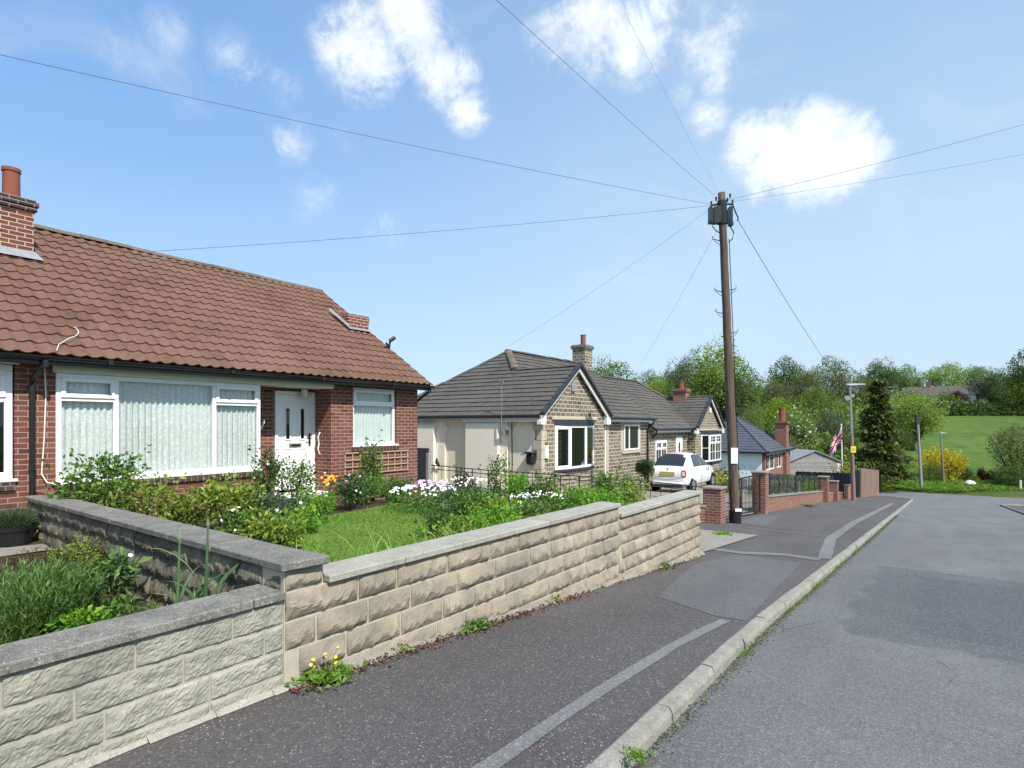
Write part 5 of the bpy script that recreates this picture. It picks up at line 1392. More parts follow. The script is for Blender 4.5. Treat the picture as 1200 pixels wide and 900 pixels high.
    for y in Y:
        k = [at_y(y, kk) for kk in np.linspace(7.3, 10, n+1)]
        side = [(x*.97, yy-.020, z+.012) for x, yy, z in k]; V += side+[(-x, yy, z) for x, yy, z in side[::-1]][1:]
    m = 2*n+1
    for r in range(len(Y)-1):
        for j in range(m-1): F.append([r*m+j, r*m+j+1, (r+1)*m+j+1, (r+1)*m+j])
    mk('rear_window', V, F, 'dark_glass_solid')
    for sgn in (1, -1):
        t = MB(); t.cbox(sgn*.62-.085, sgn*.62+.085, -1.775, -1.58, .60, .88, .035); l = t.build('tail_light', M['red_plastic'], None); l.parent = C
        t = MB(); t.cbox(sgn*.62-.05, sgn*.62+.05, -1.787, -1.7, .65, .82, .02); t.build('lens', M['car_paint'], None).parent = l
    t = MB(); t.cbox(-.29, .29, -1.80, -1.70, .66, .80, .008); t.build('number_plate', M['plate_yellow'], None).parent = C
    t = MB(); t.tube([(0, -1.74, .89), (0, -1.70, .92)], .035, 10); t.build('badge', M['steel'], None).parent = C
    t = MB(); t.cbox(-.62, .62, -1.80, -1.6, .30, .42, .04); t.build('bumper', M['car_paint'], None).parent = C
    t = MB(); t.cbox(-.55, .55, -1.79, -1.55, .20, .30, .03); t.build('bumper_insert', M['black_plastic'], None).parent = C
    V = []; F = []
    for i, y in enumerate(np.linspace(-1.24, -1.08, 8)):
        k = [at_y(y, kk) for kk in (8.3, 9, 9.5, 10)]; side = [(x*.98, yy, z+.016) for x, yy, z in k]; V += side+[(-x, yy, z) for x, yy, z in side[::-1]][1:]
    for r in range(7):
        for j in range(6): F.append([r*7+j, r*7+j+1, (r+1)*7+j+1, (r+1)*7+j])
    mk('roof_edge', V, F, 'car_roof')
    t = MB(); t.tube([(0, -.2, 1.5), (0, -.75, 1.72)], .006, 5); t.build('aerial', M['black_metal'], None).parent = C
car()

# ------------------------------------------------------------------ plants
def gp(px, py, dz=0, X=None):
    return atX(px, py, X)
def spot(px, X, zf=gh):
    r = ray(px, HZ); t = X/r[0]; return (X, r[1]*t, zf(X, r[1]*t))
gl = lambda x, y: .06
# brick bungalow's garden
bush('leafy_shrub', spot(118, -9.2), .55, .55, 1.14, 1710, 0.079, 'leaf_mid', 'broad green shrub in front of the big window by the dividing wall')
bush('leafy_shrub', spot(168, -8.6), .48, .48, 0.87, 1330, 0.058, 'leaf_yellow', 'yellow-tipped shrub leaning over the dividing wall')
bush('leafy_shrub', spot(222, -8.4), .32, .35, 0.62, 665, 0.065, 'leaf_yellow', 'small yellow-green plant under the middle of the big window')
bush('leafy_shrub', spot(268, -8.1), .55, .5, 0.78, 1520, 0.072, 'leaf_yellow', 'wide pale yellow-green shrub under the right end of the big window')
bush('rose_bush', spot(312, -8.9), .30, .30, 1.25, 912, 0.054, 'leaf_dark', 'upright dark rose bush left of the white front door', flowers=('petal_white', 8, .06))
bush('rose_bush', spot(345, -8.7), .42, .40, 1.10, 1235, 0.054, 'leaf_mid', 'loose rose bush covering the foot of the front door', flowers=('petal_white', 14, .06))
bush('leafy_shrub', spot(330, -7.6), .48, .42, 0.56, 1520, 0.065, 'leaf_blue', 'low grey-green plant before the rose bushes', flowers=('petal_white', 16, .06))
bush('leafy_shrub', spot(369, -7.7), .36, .36, 0.58, 1520, 0.043, 'leaf_lime', 'bright lime green cushion plant by the lawn')
bush('leafy_shrub', spot(408, -8.6), .36, .36, 0.67, 950, 0.058, 'leaf_dark', 'dark purple-green plant at the porch corner', flowers=('petal_lilac', 25, .05))
bush('leafy_shrub', spot(470, -9.5), .5, .4, 0.50, 950, 0.058, 'leaf_blue', 'low green plants along the foot of the trellis wall')
bush('climbing_shrub', spot(437, -9.5), .30, .28, 1.43, 1178, 0.061, 'leaf_mid', 'tall narrow climber in front of the trellis')
bush('leafy_shrub', spot(425, -8.9), .34, .34, 0.62, 798, 0.058, 'leaf_mid', 'mid green plant at the foot of the tall climber')
o = bush('marigold', spot(386, -8.3), .10, .10, .62, 60, .06, 'leaf_mid', 'clump of orange flowers beside the porch corner', 'flower', stems=False)
P = np.array([[R.normal()*.07, R.normal()*.07, .62+R.uniform(-.08, .08)] for _ in range(22)]); f = disc_flowers(P, .07); q = mesh_np('blossom', f[0], f[1], M['petal_orange'], None, f[2]); q.parent = o
def daisy(c, rx, ry, h, nl, nf, mat, label, leaf='leaf_mid', fs=.045, sz=.05):
    o = bush('daisy_clump', c, rx, ry, h, nl, sz, leaf, label, 'flower', stems=False, K=24)
    P = np.array([[R.uniform(-1, 1)*rx, R.uniform(-1, 1)*ry, 0] for _ in range(nf)]); d = np.sqrt((P[:, 0]/rx)**2+(P[:, 1]/ry)**2); P = P[d < 1]; d = d[d < 1]
    P[:, 2] = h*(.82+.28*np.sqrt(1-d**2))+R.normal(size=len(P))*.02
    f = disc_flowers(P, fs); q = mesh_np('blossom', f[0], f[1], M[mat], None, f[2]); q.parent = o
    return o
daisy(spot(497, -7.3), .72, .6, .40, 1300, 130, 'petal_white', 'mound of white and pink daisies beyond the lawn', fs=.05)
daisy(spot(545, -8.6), .7, .6, .62, 1000, 70, 'petal_white', 'pale white-flowered bush behind the daisies', 'leaf_blue', .05)
daisy(spot(632, -5.6), .55, .5, .36, 800, 95, 'petal_white', 'white flowered ground cover close behind the street wall coping', 'leaf_blue', .05)
daisy(spot(500, -8.3), .4, .4, .42, 500, 50, 'petal_lilac', 'lilac tinted flowers against the brick corner', 'leaf_brown', .06)
bush('leafy_shrub', spot(562, -5.9), .45, .5, 0.52, 1520, 0.054, 'leaf_mid', 'dense green plant right of the lawn')
bush('leafy_shrub', spot(525, -5.4), .32, .4, 0.43, 1064, 0.050, 'leaf_dark', 'dark low plant at the lawn edge behind the street wall')
bush('leafy_shrub', spot(596, -5.2), .45, .6, 0.49, 1330, 0.054, 'leaf_yellow', 'yellow-green spreading plant behind the middle of the street wall')
bush('leafy_shrub', spot(584, -7.6), .28, .28, 1.29, 912, 0.061, 'leaf_mid', 'tall bushy shrub standing before the cream side wall')
bush('leafy_shrub', spot(606, -6.9), .34, .34, 0.87, 988, 0.058, 'leaf_lime', 'bright green rounded shrub right of the tall bushy shrub')
bush('leafy_shrub', spot(640, -7.0), .34, .34, 1.03, 912, 0.061, 'leaf_mid', 'mid green shrub before the bay window corner')
bush('leafy_shrub', spot(630, -6.3), .3, .3, 0.65, 722, 0.058, 'leaf_dark', 'dark small shrub behind the white ground cover')
bush('leafy_shrub', spot(678, -5.4), .5, .5, 0.69, 1330, 0.061, 'leaf_lime', 'lime green spreading shrub before the bay window')
bush('leafy_shrub', spot(712, -5.3), .36, .36, 1.12, 1178, 0.065, 'leaf_mid', 'upright green shrub below the small stone window')
bush('leafy_shrub', spot(736, -4.8), .42, .5, 0.90, 1330, 0.065, 'leaf_yellow', 'feathery yellow-green shrub left of the car')
bush('leafy_shrub', spot(705, -4.3), .5, .6, 0.56, 1330, 0.058, 'leaf_lime', 'low lime green plant at the step in the street wall')
p = at(756, 548, 19.6)
o = bush('topiary_ball', (p.x, p.y, p.z-.38), .36, .36, .76, 3200, .05, 'leaf_dark', 'clipped dark green topiary ball beside the white car', K=60, stems=False, spread=.3)
mb = MB(); mb.tube([(0, 0, -.9), (0, 0, .3)], .035, 8); mb.build('trunk', M['bark'], None).parent = o
bush('leafy_shrub', (-7.6, 27.2, Z(27)+.3), .7, .9, 1.25, 700, .11, 'hedge_gold', 'yellow variegated shrub beyond the car bonnet')
bush('leafy_shrub', (-8.6, 30.0, Z(30)+.3), .6, 1.6, 1.57, 1330, 0.079, 'leaf_brown', 'brownish shrub under the small-paned bay')
bush('leafy_shrub', (-6.3, 29.5, Z(29.5)), .9, 2.6, 1.40, 1710, 0.086, 'leaf_blue', 'long grey-green shrub behind the black railings')
bush('leafy_shrub', (-6.3, 35.0, Z(35)), .9, 2.0, 1.51, 1710, 0.086, 'leaf_yellow', 'pale green spreading shrub behind the far end of the railings')
bush('leafy_shrub', (-6.1, 39.3, Z(39.3)), .8, 1.5, 1.23, 1710, 0.086, 'leaf_lime', 'bright green shrub between the two far pillars')
bush('leafy_shrub', (-6.2, 42.6, Z(42.6)), .8, 1.4, 1.34, 1330, 0.086, 'leaf_yellow', 'pale shrub left of the street lamp post')
bush('leafy_shrub', (-9.6, 21.0, Z(21)+.4), .35, .5, 0.90, 570, 0.072, 'leaf_mid', 'green shrub beside the car and the stone wall')
o = bush('flower_basket', (-9.8, 28.4, -.12), .3, .5, .5, 300, .08, 'leaf_mid', 'hanging red flowers by the further front door', 'flower', stems=False, flowers=('petal_red', 90, .1))
bush('leafy_shrub', spot(318, -6.3), .42, .40, .55, 1500, .062, 'leaf_yellow', 'pale variegated plant at the left end of the lawn')
bush('leafy_shrub', spot(296, -6.9), .40, .36, .52, 1300, .062, 'leaf_mid', 'green plant beside the dividing wall below the rose bushes', flowers=('petal_white', 12, .05))
bush('leafy_shrub', spot(352, -7.2), .36, .30, .42, 1200, .05, 'leaf_lime', 'second lime green cushion close to the lawn edge')
bush('leafy_shrub', spot(455, -8.8), .5, .45, .50, 1200, .055, 'leaf_mid', 'green plants between the climber and the daisies')
bush('leafy_shrub', spot(545, -6.6), .5, .5, .48, 1300, .055, 'leaf_blue', 'grey-green plant just right of the daisy mound')
bush('leafy_shrub', spot(640, -4.7), .5, .6, .52, 1400, .055, 'leaf_mid', 'green spreading plant close behind the coping past the lawn')
bush('leafy_shrub', spot(575, -4.7), .4, .6, .50, 1300, .055, 'leaf_lime', 'lime and green plant touching the coping right of the lawn')
bush('leafy_shrub', spot(535, -4.3), .35, .45, .52, 1200, .055, 'leaf_yellow', 'yellowish plant leaning on the coping at the lawn corner')
bush('leafy_shrub', spot(545, -9.6), .35, .35, .95, 900, .06, 'leaf_brown', 'purplish twiggy shrub before the garage door')
# iris blades behind the coping, lawn grass
def blade_clump(name, pts, length, width, mat, label, cat, bend=.3, spread=.25, kind=None):
    P = np.array(pts); D = np.array([0, 0, 1.])+R.normal(size=P.shape)*spread*np.array([1, 1, .2])
    V, F, q = blades(P, D, length, width, bend, 4)
    return tag(mesh_np(name, V, F, M[mat], None, q), label, cat, kind=kind)
pts = []
for _ in range(280):
    y = R.uniform(2.75, 5.4); x = -3.72-abs(R.normal())*.3; pts.append((x, y, gh(x, y)))
blade_clump('iris_clump', pts, .64, .024, 'leaf_blade', 'row of pale iris blades just behind the street wall', 'plant', .32, .18)
pts = []
for _ in range(9000):
    x, y = R.uniform(-8.2, -4.2), R.uniform(3.9, 8.0); pts.append((x, y, lawnz(x, y)))
blade_clump('lawn_grass', pts, .07, .008, 'leaf_grass', 'short green lawn grass in the front garden', 'grass', .5, .4, 'stuff')
# neighbour's bed at the left
r_ = lambda px, py, z=.06: at(px, py, (EYE-z)/((py-HZ)/FL))
def sprig_bush(name, c, rx, ry, h, n, mat, label, w=.009, L=.10):
    P = []; D = []
    for _ in range(n):
        a = R.uniform(0, 6.283); d = R.uniform(0, 1)**.5; b = np.array([d*rx*math.cos(a)*.65, d*ry*math.sin(a)*.65, 0]); lean = np.array([math.cos(a)*d*.4, math.sin(a)*d*.4, 1])
        hh = h*R.uniform(.65, 1.05)*(1-.25*d*d)
        for k in range(14):
            f = (k+R.uniform())/14; q = b+lean*hh*f; P += [q]*3; D += [lean*1.0+R.normal(size=3)*.33 for _ in range(3)]
    V, F, q = blades(np.array(P), np.array(D), L*.62, w*.85, .08, 2)
    o = mesh_np(name, V, F, M[mat], None, q); o.location = c; tag(o, label, 'shrub')
    s = MB()
    for _ in range(24):
        a = R.uniform(0, 6.283); s.tube([(0, 0, -.02), (rx*.5*math.cos(a), ry*.5*math.sin(a), h*.6)], [.008, .003], 4, False)
    s.build('stem', M['bark'], None, fix=False).parent = o
    return o
p = r_(18, 748); sprig_bush('rosemary_bush', (p.x, p.y, .05), .42, .40, .56, 300, 'leaf_rosemary', 'big upright rosemary bush at the left edge behind the near wall')
p = r_(72, 738); sprig_bush('rosemary_bush', (p.x-.1, p.y, .05), .26, .26, .50, 150, 'leaf_rosemary', 'smaller rosemary bush right of the big one')
p = r_(30, 690); bush('heather', (p.x, p.y, .06), .5, .45, .36, 1200, .035, 'leaf_brown', 'low brown-green heather in front of the garden path', aspect=.35)
p = r_(92, 690); bush('heather', (p.x-.15, p.y, .06), .30, .30, .50, 1300, .035, 'leaf_yellow', 'golden heather mound against the dark dividing wall', aspect=.35)
p = r_(118, 690); bush('heather', (p.x-.5, p.y+.1, .06), .4, .3, .46, 700, .035, 'leaf_brown', 'olive heather behind the golden mound', aspect=.35)
p = r_(135, 720); bush('leafy_plant', (p.x, p.y, .05),   .24, .22, .56, 380, .085, 'leaf_rosemary', 'fresh green leafy plant with upright stems right of the heather', aspect=.38, flowers=('petal_white', 5, .04))
p = r_(150, 735); bush('leafy_plant', (p.x+.05, p.y, .05), .28, .2, .22, 160, .11, 'leaf_mid', 'low long-leaved plant at the foot of the leafy stems', aspect=.22, droop=.3)
p = r_(95, 745); bush('leafy_plant', (p.x, p.y, .05), .24, .2, .20, 300, .06, 'leaf_lime', 'low lime green ground plant behind the near wall')
def leek(px, py, top, lab):
    p = atX(px, 700, -4.25 if px < 220 else -3.95); t = p.dot(Vector((-SN, CS, 0))); h = at(px, top, t).z-.05
    L = empty('leek_plant', (p.x, p.y, .05), lab, 'plant')
    mb = MB(); mb.tube([(p.x, p.y, .0), (p.x+.01, p.y, h*.5), (p.x+.02, p.y+.01, h)], [.018, .013, .006], 8); mb.tube([(p.x+.02, p.y+.01, h), (p.x+.02, p.y+.01, h+.035), (p.x+.02, p.y+.01, h+.09)], [.006, .014, .001], 8); mb.build('stem', M['leaf_leek'], L, fix=False)
    V, F, q = blades(np.array([[p.x, p.y, .05+.05*i] for i in range(9)]), np.array([[math.cos(i*2.2)*.30, math.sin(i*2.2)*.30, 1] for i in range(9)]), h*.62, .034, .45, 6)
    mesh_np('blades', V, F, M['leaf_leek'], L, q)
leek(207, 722, 628, 'tall leek gone to seed, left one of two behind the near wall')
leek(240, 712, 612, 'tall leek gone to seed, right one close to the dark wall')
pts = [tuple(r_(190+R.uniform(-25, 60), 715+R.uniform(-12, 10), .05)) for _ in range(34)]
blade_clump('dry_stalks', pts, .34, .010, 'leaf_straw', 'bent dry straw stalks below the leeks', 'plant', .8, .6)
# potted lavender
p = at(14, 640, 7.55); PT = empty('potted_lavender', (p.x, p.y, .03), 'grey-green lavender growing in a black tub on the path by the downpipe', 'potted plant')
mb = MB(); z = .03
prof = [(.0, .0), (.19, .0), (.205, .05), (.255, .24), (.275, .25), (.28, .30), (.25, .30), (.245, .26), (0, .26)]
n = 24; vs = []
for (r, h) in prof:
    for k in range(n): vs.append((p.x+r*math.cos(6.283*k/n), p.y+r*math.sin(6.283*k/n), z+h))
mb.add(vs, [[i*n+k, i*n+(k+1) % n, (i+1)*n+(k+1) % n, (i+1)*n+k] for i in range(len(prof)-1) for k in range(n)]); mb.build('tub', M['black_plastic'], PT)
P = []; D = []
for _ in range(900):
    a = R.uniform(0, 6.283); d = R.uniform(0, 1)**.5; P.append((p.x+.2*d*math.cos(a), p.y+.2*d*math.sin(a), z+.27+R.uniform(0, .22)*(1-d*.4))); D.append((math.cos(a)*d*.8, math.sin(a)*d*.8, .8))
V, F, q = blades(np.array(P), np.array(D)+R.normal(size=(900, 3))*.2, .17, .007, .2, 2); mesh_np('foliage', V, F, M['leaf_blue'], PT, q)
mb = MB(); a = atX(55, 577, -10.1); mb.cbox(-10.35, -10.0, 3.0, 3.45, .2, .66, .005); tag(mb.build('brick_step', M['red_brick']), 'little brick pier against the bungalow at the end of the dividing wall', 'pier')
# weeds at the wall foot
def weed(px, py, rr, n, mat, label, size, fl=None):
    p = ground(px, py); c = (p.x, p.y, Z(p.y)+.004)
    P = np.array([[R.normal()*rr*.25, R.normal()*rr*.25, 0] for _ in range(n)]); D = np.stack([R.normal(size=n)*.9, R.normal(size=n)*.9, R.uniform(.3, 1, n)], 1)
    k = n//4; a_ = blades(P[:k], D[:k]+np.array([0, 0, .3]), rr*.8, size*.6, .6, 3); b_ = leaves(P[k:]*1.5+np.array([0, 0, .02]), D[k:], rr*.42, .42, .3, .25); V, F, q = join(a_, b_)
    o = mesh_np('weed_clump', V, F, M[mat], None, q); o.location = c; tag(o, label, 'weed')
    if fl:
        m = MB(); Q = []
        for _ in range(fl):
            a = R.uniform(0, 6.28); d = R.uniform(.1, .8)*rr; h = R.uniform(.08, .22); e = (d*math.cos(a), d*math.sin(a), h); m.tube([(0, 0, 0), (e[0]*.6, e[1]*.6, h*.7), e], .003, 4, False); Q.append(e)
        m.build('stem', M['leaf_straw'], None, fix=False).parent = o
        f = disc_flowers(np.array(Q), .024); mesh_np('blossom', f[0], f[1], M['petal_yellow'], None, f[2]).parent = o
weed(383, 797, .19, 230, 'leaf_grass', 'dandelion clump with yellow heads where the near and street walls meet', .016, 9)
weed(555, 737, .17, 200, 'leaf_mid', 'leafy green weed at the foot of the middle of the street wall', .022)
weed(352, 802, .12, 60, 'leaf_grass', 'small grassy tuft in the corner of the two walls', .008)
weed(470, 760, .14, 50, 'leaf_yellow', 'small yellowish weed between the dandelions and the leafy weed', .015)
weed(640, 704, .17, 90, 'leaf_yellow', 'pale weed low on the street wall past its middle', .015)
weed(770, 664, .22, 90, 'leaf_mid', 'weed tuft near the far end of the street wall', .015)
weed(845, 627, .22, 110, 'leaf_lime', 'grass growing at the foot of the telegraph pole', .012)
weed(830, 607, .30, 110, 'leaf_yellow', 'bushy weed before the stub of red brick wall', .02)
weed(948, 594, .3, 70, 'leaf_dark', 'dark weed at the foot of the railed brick wall', .03)
weed(745, 890, .07, 90, 'leaf_grass', 'moss and grass at the near end of the kerb', .010)
def litter(n, pos, size, mat, label, name, asp=.7):
    P = np.array([pos() for _ in range(n)]); D = np.stack([R.normal(size=n), R.normal(size=n), R.normal(size=n)*.22], 1)
    V, F, q = leaves(P, D, size, asp, .3); return tag(mesh_np(name, V, F, M[mat], None, q), label, 'litter', kind='stuff')
def atfoot():
    y = R.uniform(2.3, 10) if R.uniform() < .35 else np.clip(R.choice([2.5, 3.1, 3.6, 4.2, 4.7, 5.6, 8.2])+R.normal()*.3, 2.2, 10); x = -3.2+abs(R.normal())*.055
    return (x, y, Z(y)+.012+R.uniform(0, .02)*max(0, 1-(x+3.2)*8))
litter(900, atfoot, .028, 'leaf_dead', 'dead brown leaves and moss along the foot of the street wall', 'leaf_litter')
def gut():
    y = R.uniform(.5, 30)**1.0; x = KX(y)+.012+abs(R.normal())*.045; return (x, y, Z(y)+RD+.012+R.uniform(0, .02))
litter(6000, gut, .014, 'leaf_brown', 'brown moss and leaf litter gathered in the gutter', 'leaf_litter')
def gut2():
    y = R.choice([2.4, 5.2, 7.5, 9.3, 11.5, 14, 17, 20, 24])+R.normal()*.5; x = KX(y)+.01+abs(R.normal())*.03; return (x, max(.5, y), Z(max(.5, y))+RD+.012+R.uniform(0, .03))
litter(1800, gut2, .02, 'leaf_grass', 'green moss growing along the gutter', 'moss')

# ------------------------------------------------------------------ trees
def tree_data(seed, kind):
    """crown and trunk meshes of a tree one unit high"""
    global R
    keep = R; R = np.random.default_rng(seed); random.seed(seed)
    mb = MB(); tips = []
    if kind == 'conifer':
        mb.tube([(0, 0, -.05), (0, 0, .5), (0, 0, .98)], [.022, .014, .003], 7, False)
        P = []; D = []
        for _ in range(150):
            f = R.uniform(.16, .98); a = R.uniform(0, 6.283); r = .27*(1-f)**1.05+.012; r *= R.uniform(.6, 1.12)
            m = int(26+120*(1-f))
            u = R.uniform(.25, 1, m); 
            x = r*u*math.cos(a)+R.normal(size=m)*.018; y = r*u*math.sin(a)+R.normal(size=m)*.018; z = f-.10*u*(1-f)+R.normal(size=m)*.012
            P.append(np.stack([x, y, z], 1)); D.append(np.tile([math.cos(a), math.sin(a), -.35], (m, 1))+R.normal(size=(m, 3))*.4)
        P = np.concatenate(P); D = np.concatenate(D); V, F, q = leaves(P, D, .034, .6, .2)
    else:
        cfg = dict(round=(.40, .36, .86, 60, 8000, .020, .30), tall=(.30, .27, .88, 80, 9000, .016, .28), airy=(.38, .34, .82, 90, 6500, .016, .22), low=(.62, .52, .94, 50, 6500, .026, .30), flat=(.52, .44, .72, 44, 6000, .022, .30))[kind]
        rx, ry, hh, K, n, ls, spd = cfg; base = 1-hh
        mb.tube([(0, 0, -.08), (R.normal()*.01, R.normal()*.01, base*.6), (R.normal()*.03, R.normal()*.03, base+.25*hh)], [.034, .026, .014], 7, False)
        for k in range(10):
            a = R.uniform(0, 6.283); z = base*R.uniform(.6, 1.2); e = R.uniform(.4, .85)
            mb.tube([(0, 0, z), (rx*.4*e*math.cos(a), ry*.4*e*math.sin(a), z+hh*.25), (rx*e*math.cos(a), ry*e*math.sin(a), z+hh*R.uniform(.4, .7))], [.013, .008, .003], 5, False)
        P, D = clump_pts((0, 0, base), rx, ry, hh/2, K, n, spd)
        P2, D2 = clump_pts((0, 0, base), rx*.75, ry*.75, hh/2*.8, K//2, n//4, spd*1.2)
        P = np.concatenate([P, P2]); D = np.concatenate([D, D2])
        V, F, q = leaves(P, D+R.normal(size=D.shape)*.5, ls, .75, .3, .1)
    c = mesh_np('crown', V, F, None, None, q); cd = c.data; bpy.data.objects.remove(c); cd.materials.append(M['tree_mid'])
    t = mb.build('trunk', M['bark'], None, fix=False); td = t.data; bpy.data.objects.remove(t)
    R = keep
    return cd, td
TD_ = {}
for k, nn in (('round', 3), ('tall', 2), ('airy', 2), ('low', 2), ('flat', 2), ('conifer', 1)): TD_[k] = [tree_data(100+17*i+len(k), k) for i in range(nn)]
cnt = {}
def tree(px, ytop, t, wpx, kind, mat, label, ybase=None, name='tree', group=None, cat='tree', blossom=False):
    """wpx: crown width in the photo's pixels at depth t; base stands on the terrain"""
    p = at(px, HZ, t); zb = terr(p.x, p.y) if ybase is None else at(px, ybase, t).z
    h = (at(px, ytop, t).z-zb)*1.07; w = wpx/FL*t
    rx = dict(round=.78, tall=.6, airy=.76, low=1.2, flat=1.0, conifer=.54)[kind]
    i = cnt.get(kind, 0); cnt[kind] = i+1; cd, td = TD_[kind][i % len(TD_[kind])]
    o = empty(name, (p.x, p.y, zb-.02*h), label, cat, group, rz=random.uniform(0, 6.28))
    s = w/rx*1.0; o.scale = (s, s, h)
    c = bpy.data.objects.new('crown', cd); COL.objects.link(c); c.parent = o
    c.material_slots[0].link = 'OBJECT'; c.material_slots[0].material = M[mat]
    k = bpy.data.objects.new('trunk', td); COL.objects.link(k); k.parent = o
    if blossom:
        P = np.array([v.co[:] for v in cd.vertices])[::4]; j = R.choice(len(P), 420); Q = P[j]; Q = Q+unit(Q-np.array([0, 0, .7]))*.03
        V, F, q = leaves(Q, R.normal(size=Q.shape), .035, .8); b = mesh_np('blossom', V, F, M['blossom'], None, q); b.parent = o
    return o
G1 = 'trees on the hillside'
# skyline, from the stone bungalows to the right edge
tree(712, 412, 120, 74, 'round', 'tree_mid', 'rounded green tree rising behind the stone bungalow chimney', group=G1)
tree(757, 432, 135, 56, 'round', 'tree_mid', 'small green tree in the dip left of the dark skyline tree', group=G1)
tree(775, 442, 110, 52, 'round', 'tree_light', 'bright yellow-green tree below the dip in the skyline', group=G1)
tree(797, 415, 128, 52, 'round', 'tree_dark', 'dark tree just left of the tall pale tree', group=G1)
tree(842, 392, 95, 92, 'tall', 'tree_light', 'tallest pale green tree directly behind the telegraph pole', group=G1)
tree(812, 402, 105, 50, 'airy', 'tree_grey', 'airy grey-green tree top at the left side of the tall pale tree', group=G1)
tree(868, 420, 92, 60, 'tall', 'tree_mid', 'mid green tree filling the right side of the tall pale tree', group=G1)
tree(918, 416, 140, 58, 'round', 'tree_dark', 'dark rounded skyline tree right of the telegraph pole', group=G1)
tree(905, 438, 120, 60, 'airy', 'tree_olive', 'olive tree under the dark rounded skyline tree', group=G1)
tree(972, 411, 135, 66, 'airy', 'tree_olive', 'bare-twigged olive tree on the skyline above the lamp', group=G1)
tree(945, 432, 125, 50, 'round', 'tree_olive', 'dull olive tree left of the street lamp head', group=G1)
tree(1030, 414, 150, 50, 'round', 'tree_dark', 'dark flat-topped tree standing above the conifer on the skyline', group=G1)
tree(1006, 432, 130, 50, 'airy', 'tree_olive', 'thin olive tree between the lamp and the conifer', group=G1)
tree(1066, 425, 180, 46, 'round', 'tree_mid', 'green tree left of the hillside house roof', group=G1)
tree(1110, 424, 185, 62, 'flat', 'tree_light', 'broad sunlit tree above the hillside house', group=G1)
tree(1145, 428, 190, 50, 'round', 'tree_mid', 'green skyline tree right of the broad sunlit tree', group=G1)
tree(1168, 427, 160, 66, 'round', 'tree_grey', 'grey-green tree above the dark hedge at the right', group=G1)
tree(1205, 402, 150, 64, 'round', 'tree_dark', 'dark tree rising highest at the right edge', group=G1)
tree(1190, 440, 150, 60, 'round', 'tree_mid', 'mid green tree under the dark tree at the right edge', group=G1)
# middle distance
tree(800, 448, 80, 56, 'round', 'tree_dark', 'dark tree behind the terracotta chimney pot', group=G1)
tree(915, 462, 85, 70, 'low', 'tree_acid', 'acid yellow-green tree behind the brick chimney of the slate bungalow', group=G1)
tree(880, 470, 78, 50, 'low', 'tree_mid', 'green bush tree above the slate roof', group=G1)
tree(935, 476, 72, 66, 'round', 'tree_mid', 'white blossoming hawthorn right of the tall brick chimney', group=G1, blossom=True)
tree(972, 478, 84, 60, 'low', 'tree_grey', 'silvery grey-green willow left of the flagpole', group=G1)
tree(958, 452, 105, 60, 'round', 'tree_mid', 'green tree behind the flagpole', group=G1)
tree(1029, 449, 57, 74, 'conifer', 'tree_conifer', 'bronze-green conifer rising behind the brown plank fence', ybase=566, name='conifer_tree')
tree(1070, 452, 85, 80, 'round', 'tree_light', 'light airy green tree right of the conifer', group=G1)
tree(1050, 500, 76, 46, 'round', 'tree_dark', 'dark ivy-like tree tucked under the conifer', group=G1)
tree(985, 505, 74, 56, 'low', 'tree_dark', 'dark thicket tree behind the flag', group=G1)
tree(922, 508, 66, 60, 'low', 'tree_olive', 'brown-green bush behind the grey shed', group=G1)
tree(1078, 470, 90, 40, 'airy', 'tree_olive', 'thin dark branching tree beside the distant grey pole', group=G1)
tree(1102, 520, 63, 72, 'low', 'tree_gold', 'golden yellow flowering bush below the field', ybase=572, name='golden_bush', cat='shrub')
tree(1090, 542, 62, 44, 'low', 'tree_mid', 'green bush at the foot of the golden bush', ybase=574, cat='shrub', name='green_bush')
tree(1044, 540, 60, 50, 'low', 'tree_light', 'light green bush right of the plank fence', ybase=578, cat='shrub', name='green_bush')
tree(1020, 538, 62, 34, 'low', 'hedge_gold', 'yellowish bush peeping over the plank fence', ybase=575, cat='shrub', name='green_bush')
tree(1192, 488, 60, 78, 'airy', 'tree_olive', 'hazy willow-like tree at the right edge of the field', ybase=580, group=None)
tree(1188, 540, 58, 60, 'low', 'tree_dark', 'dark bush under the willow-like tree', ybase=582, cat='shrub', name='green_bush')
tree(1132, 546, 62, 20, 'low', 'tree_dark', 'small dark clipped bush below the field', ybase=568, cat='shrub', name='dark_bush')
tree(1150, 546, 62, 13, 'tall', 'tree_maple', 'left one of two dark reddish upright bushes', ybase=570, cat='shrub', name='dark_bush')
tree(1160, 549, 62, 13, 'tall', 'tree_maple', 'right one of two dark reddish upright bushes', ybase=570, cat='shrub', name='dark_bush')
tree(1142, 556, 61, 18, 'low', 'tree_light', 'low green bush between the dark clipped bushes', ybase=572, cat='shrub', name='green_bush')
tree(1121, 457, 160, 30, 'low', 'tree_maple', 'dark red maple in front of the hillside house', ybase=474, name='red_maple', cat='tree')
tree(1124, 562, 59, 18, 'low', 'hedge_gold', 'cream-yellow flowering plant on the bank', ybase=576, cat='shrub', name='flowering_plant')
q = at(1137, 567, 59); import bmesh
bm = bmesh.new(); bmesh.ops.create_icosphere(bm, subdivisions=3, radius=.45)
for v in bm.verts: v.co *= 1+.12*math.sin(v.co.x*9+v.co.y*7)*math.cos(v.co.z*8); v.co.z *= .8
me = bpy.data.meshes.new('white_boulder'); bm.to_mesh(me); bm.free(); me.materials.append(M['white_stone']); o = bpy.data.objects.new('white_boulder', me); o.location = q; COL.objects.link(o); tag(o, 'white painted boulder on the bank across the junction', 'boulder')
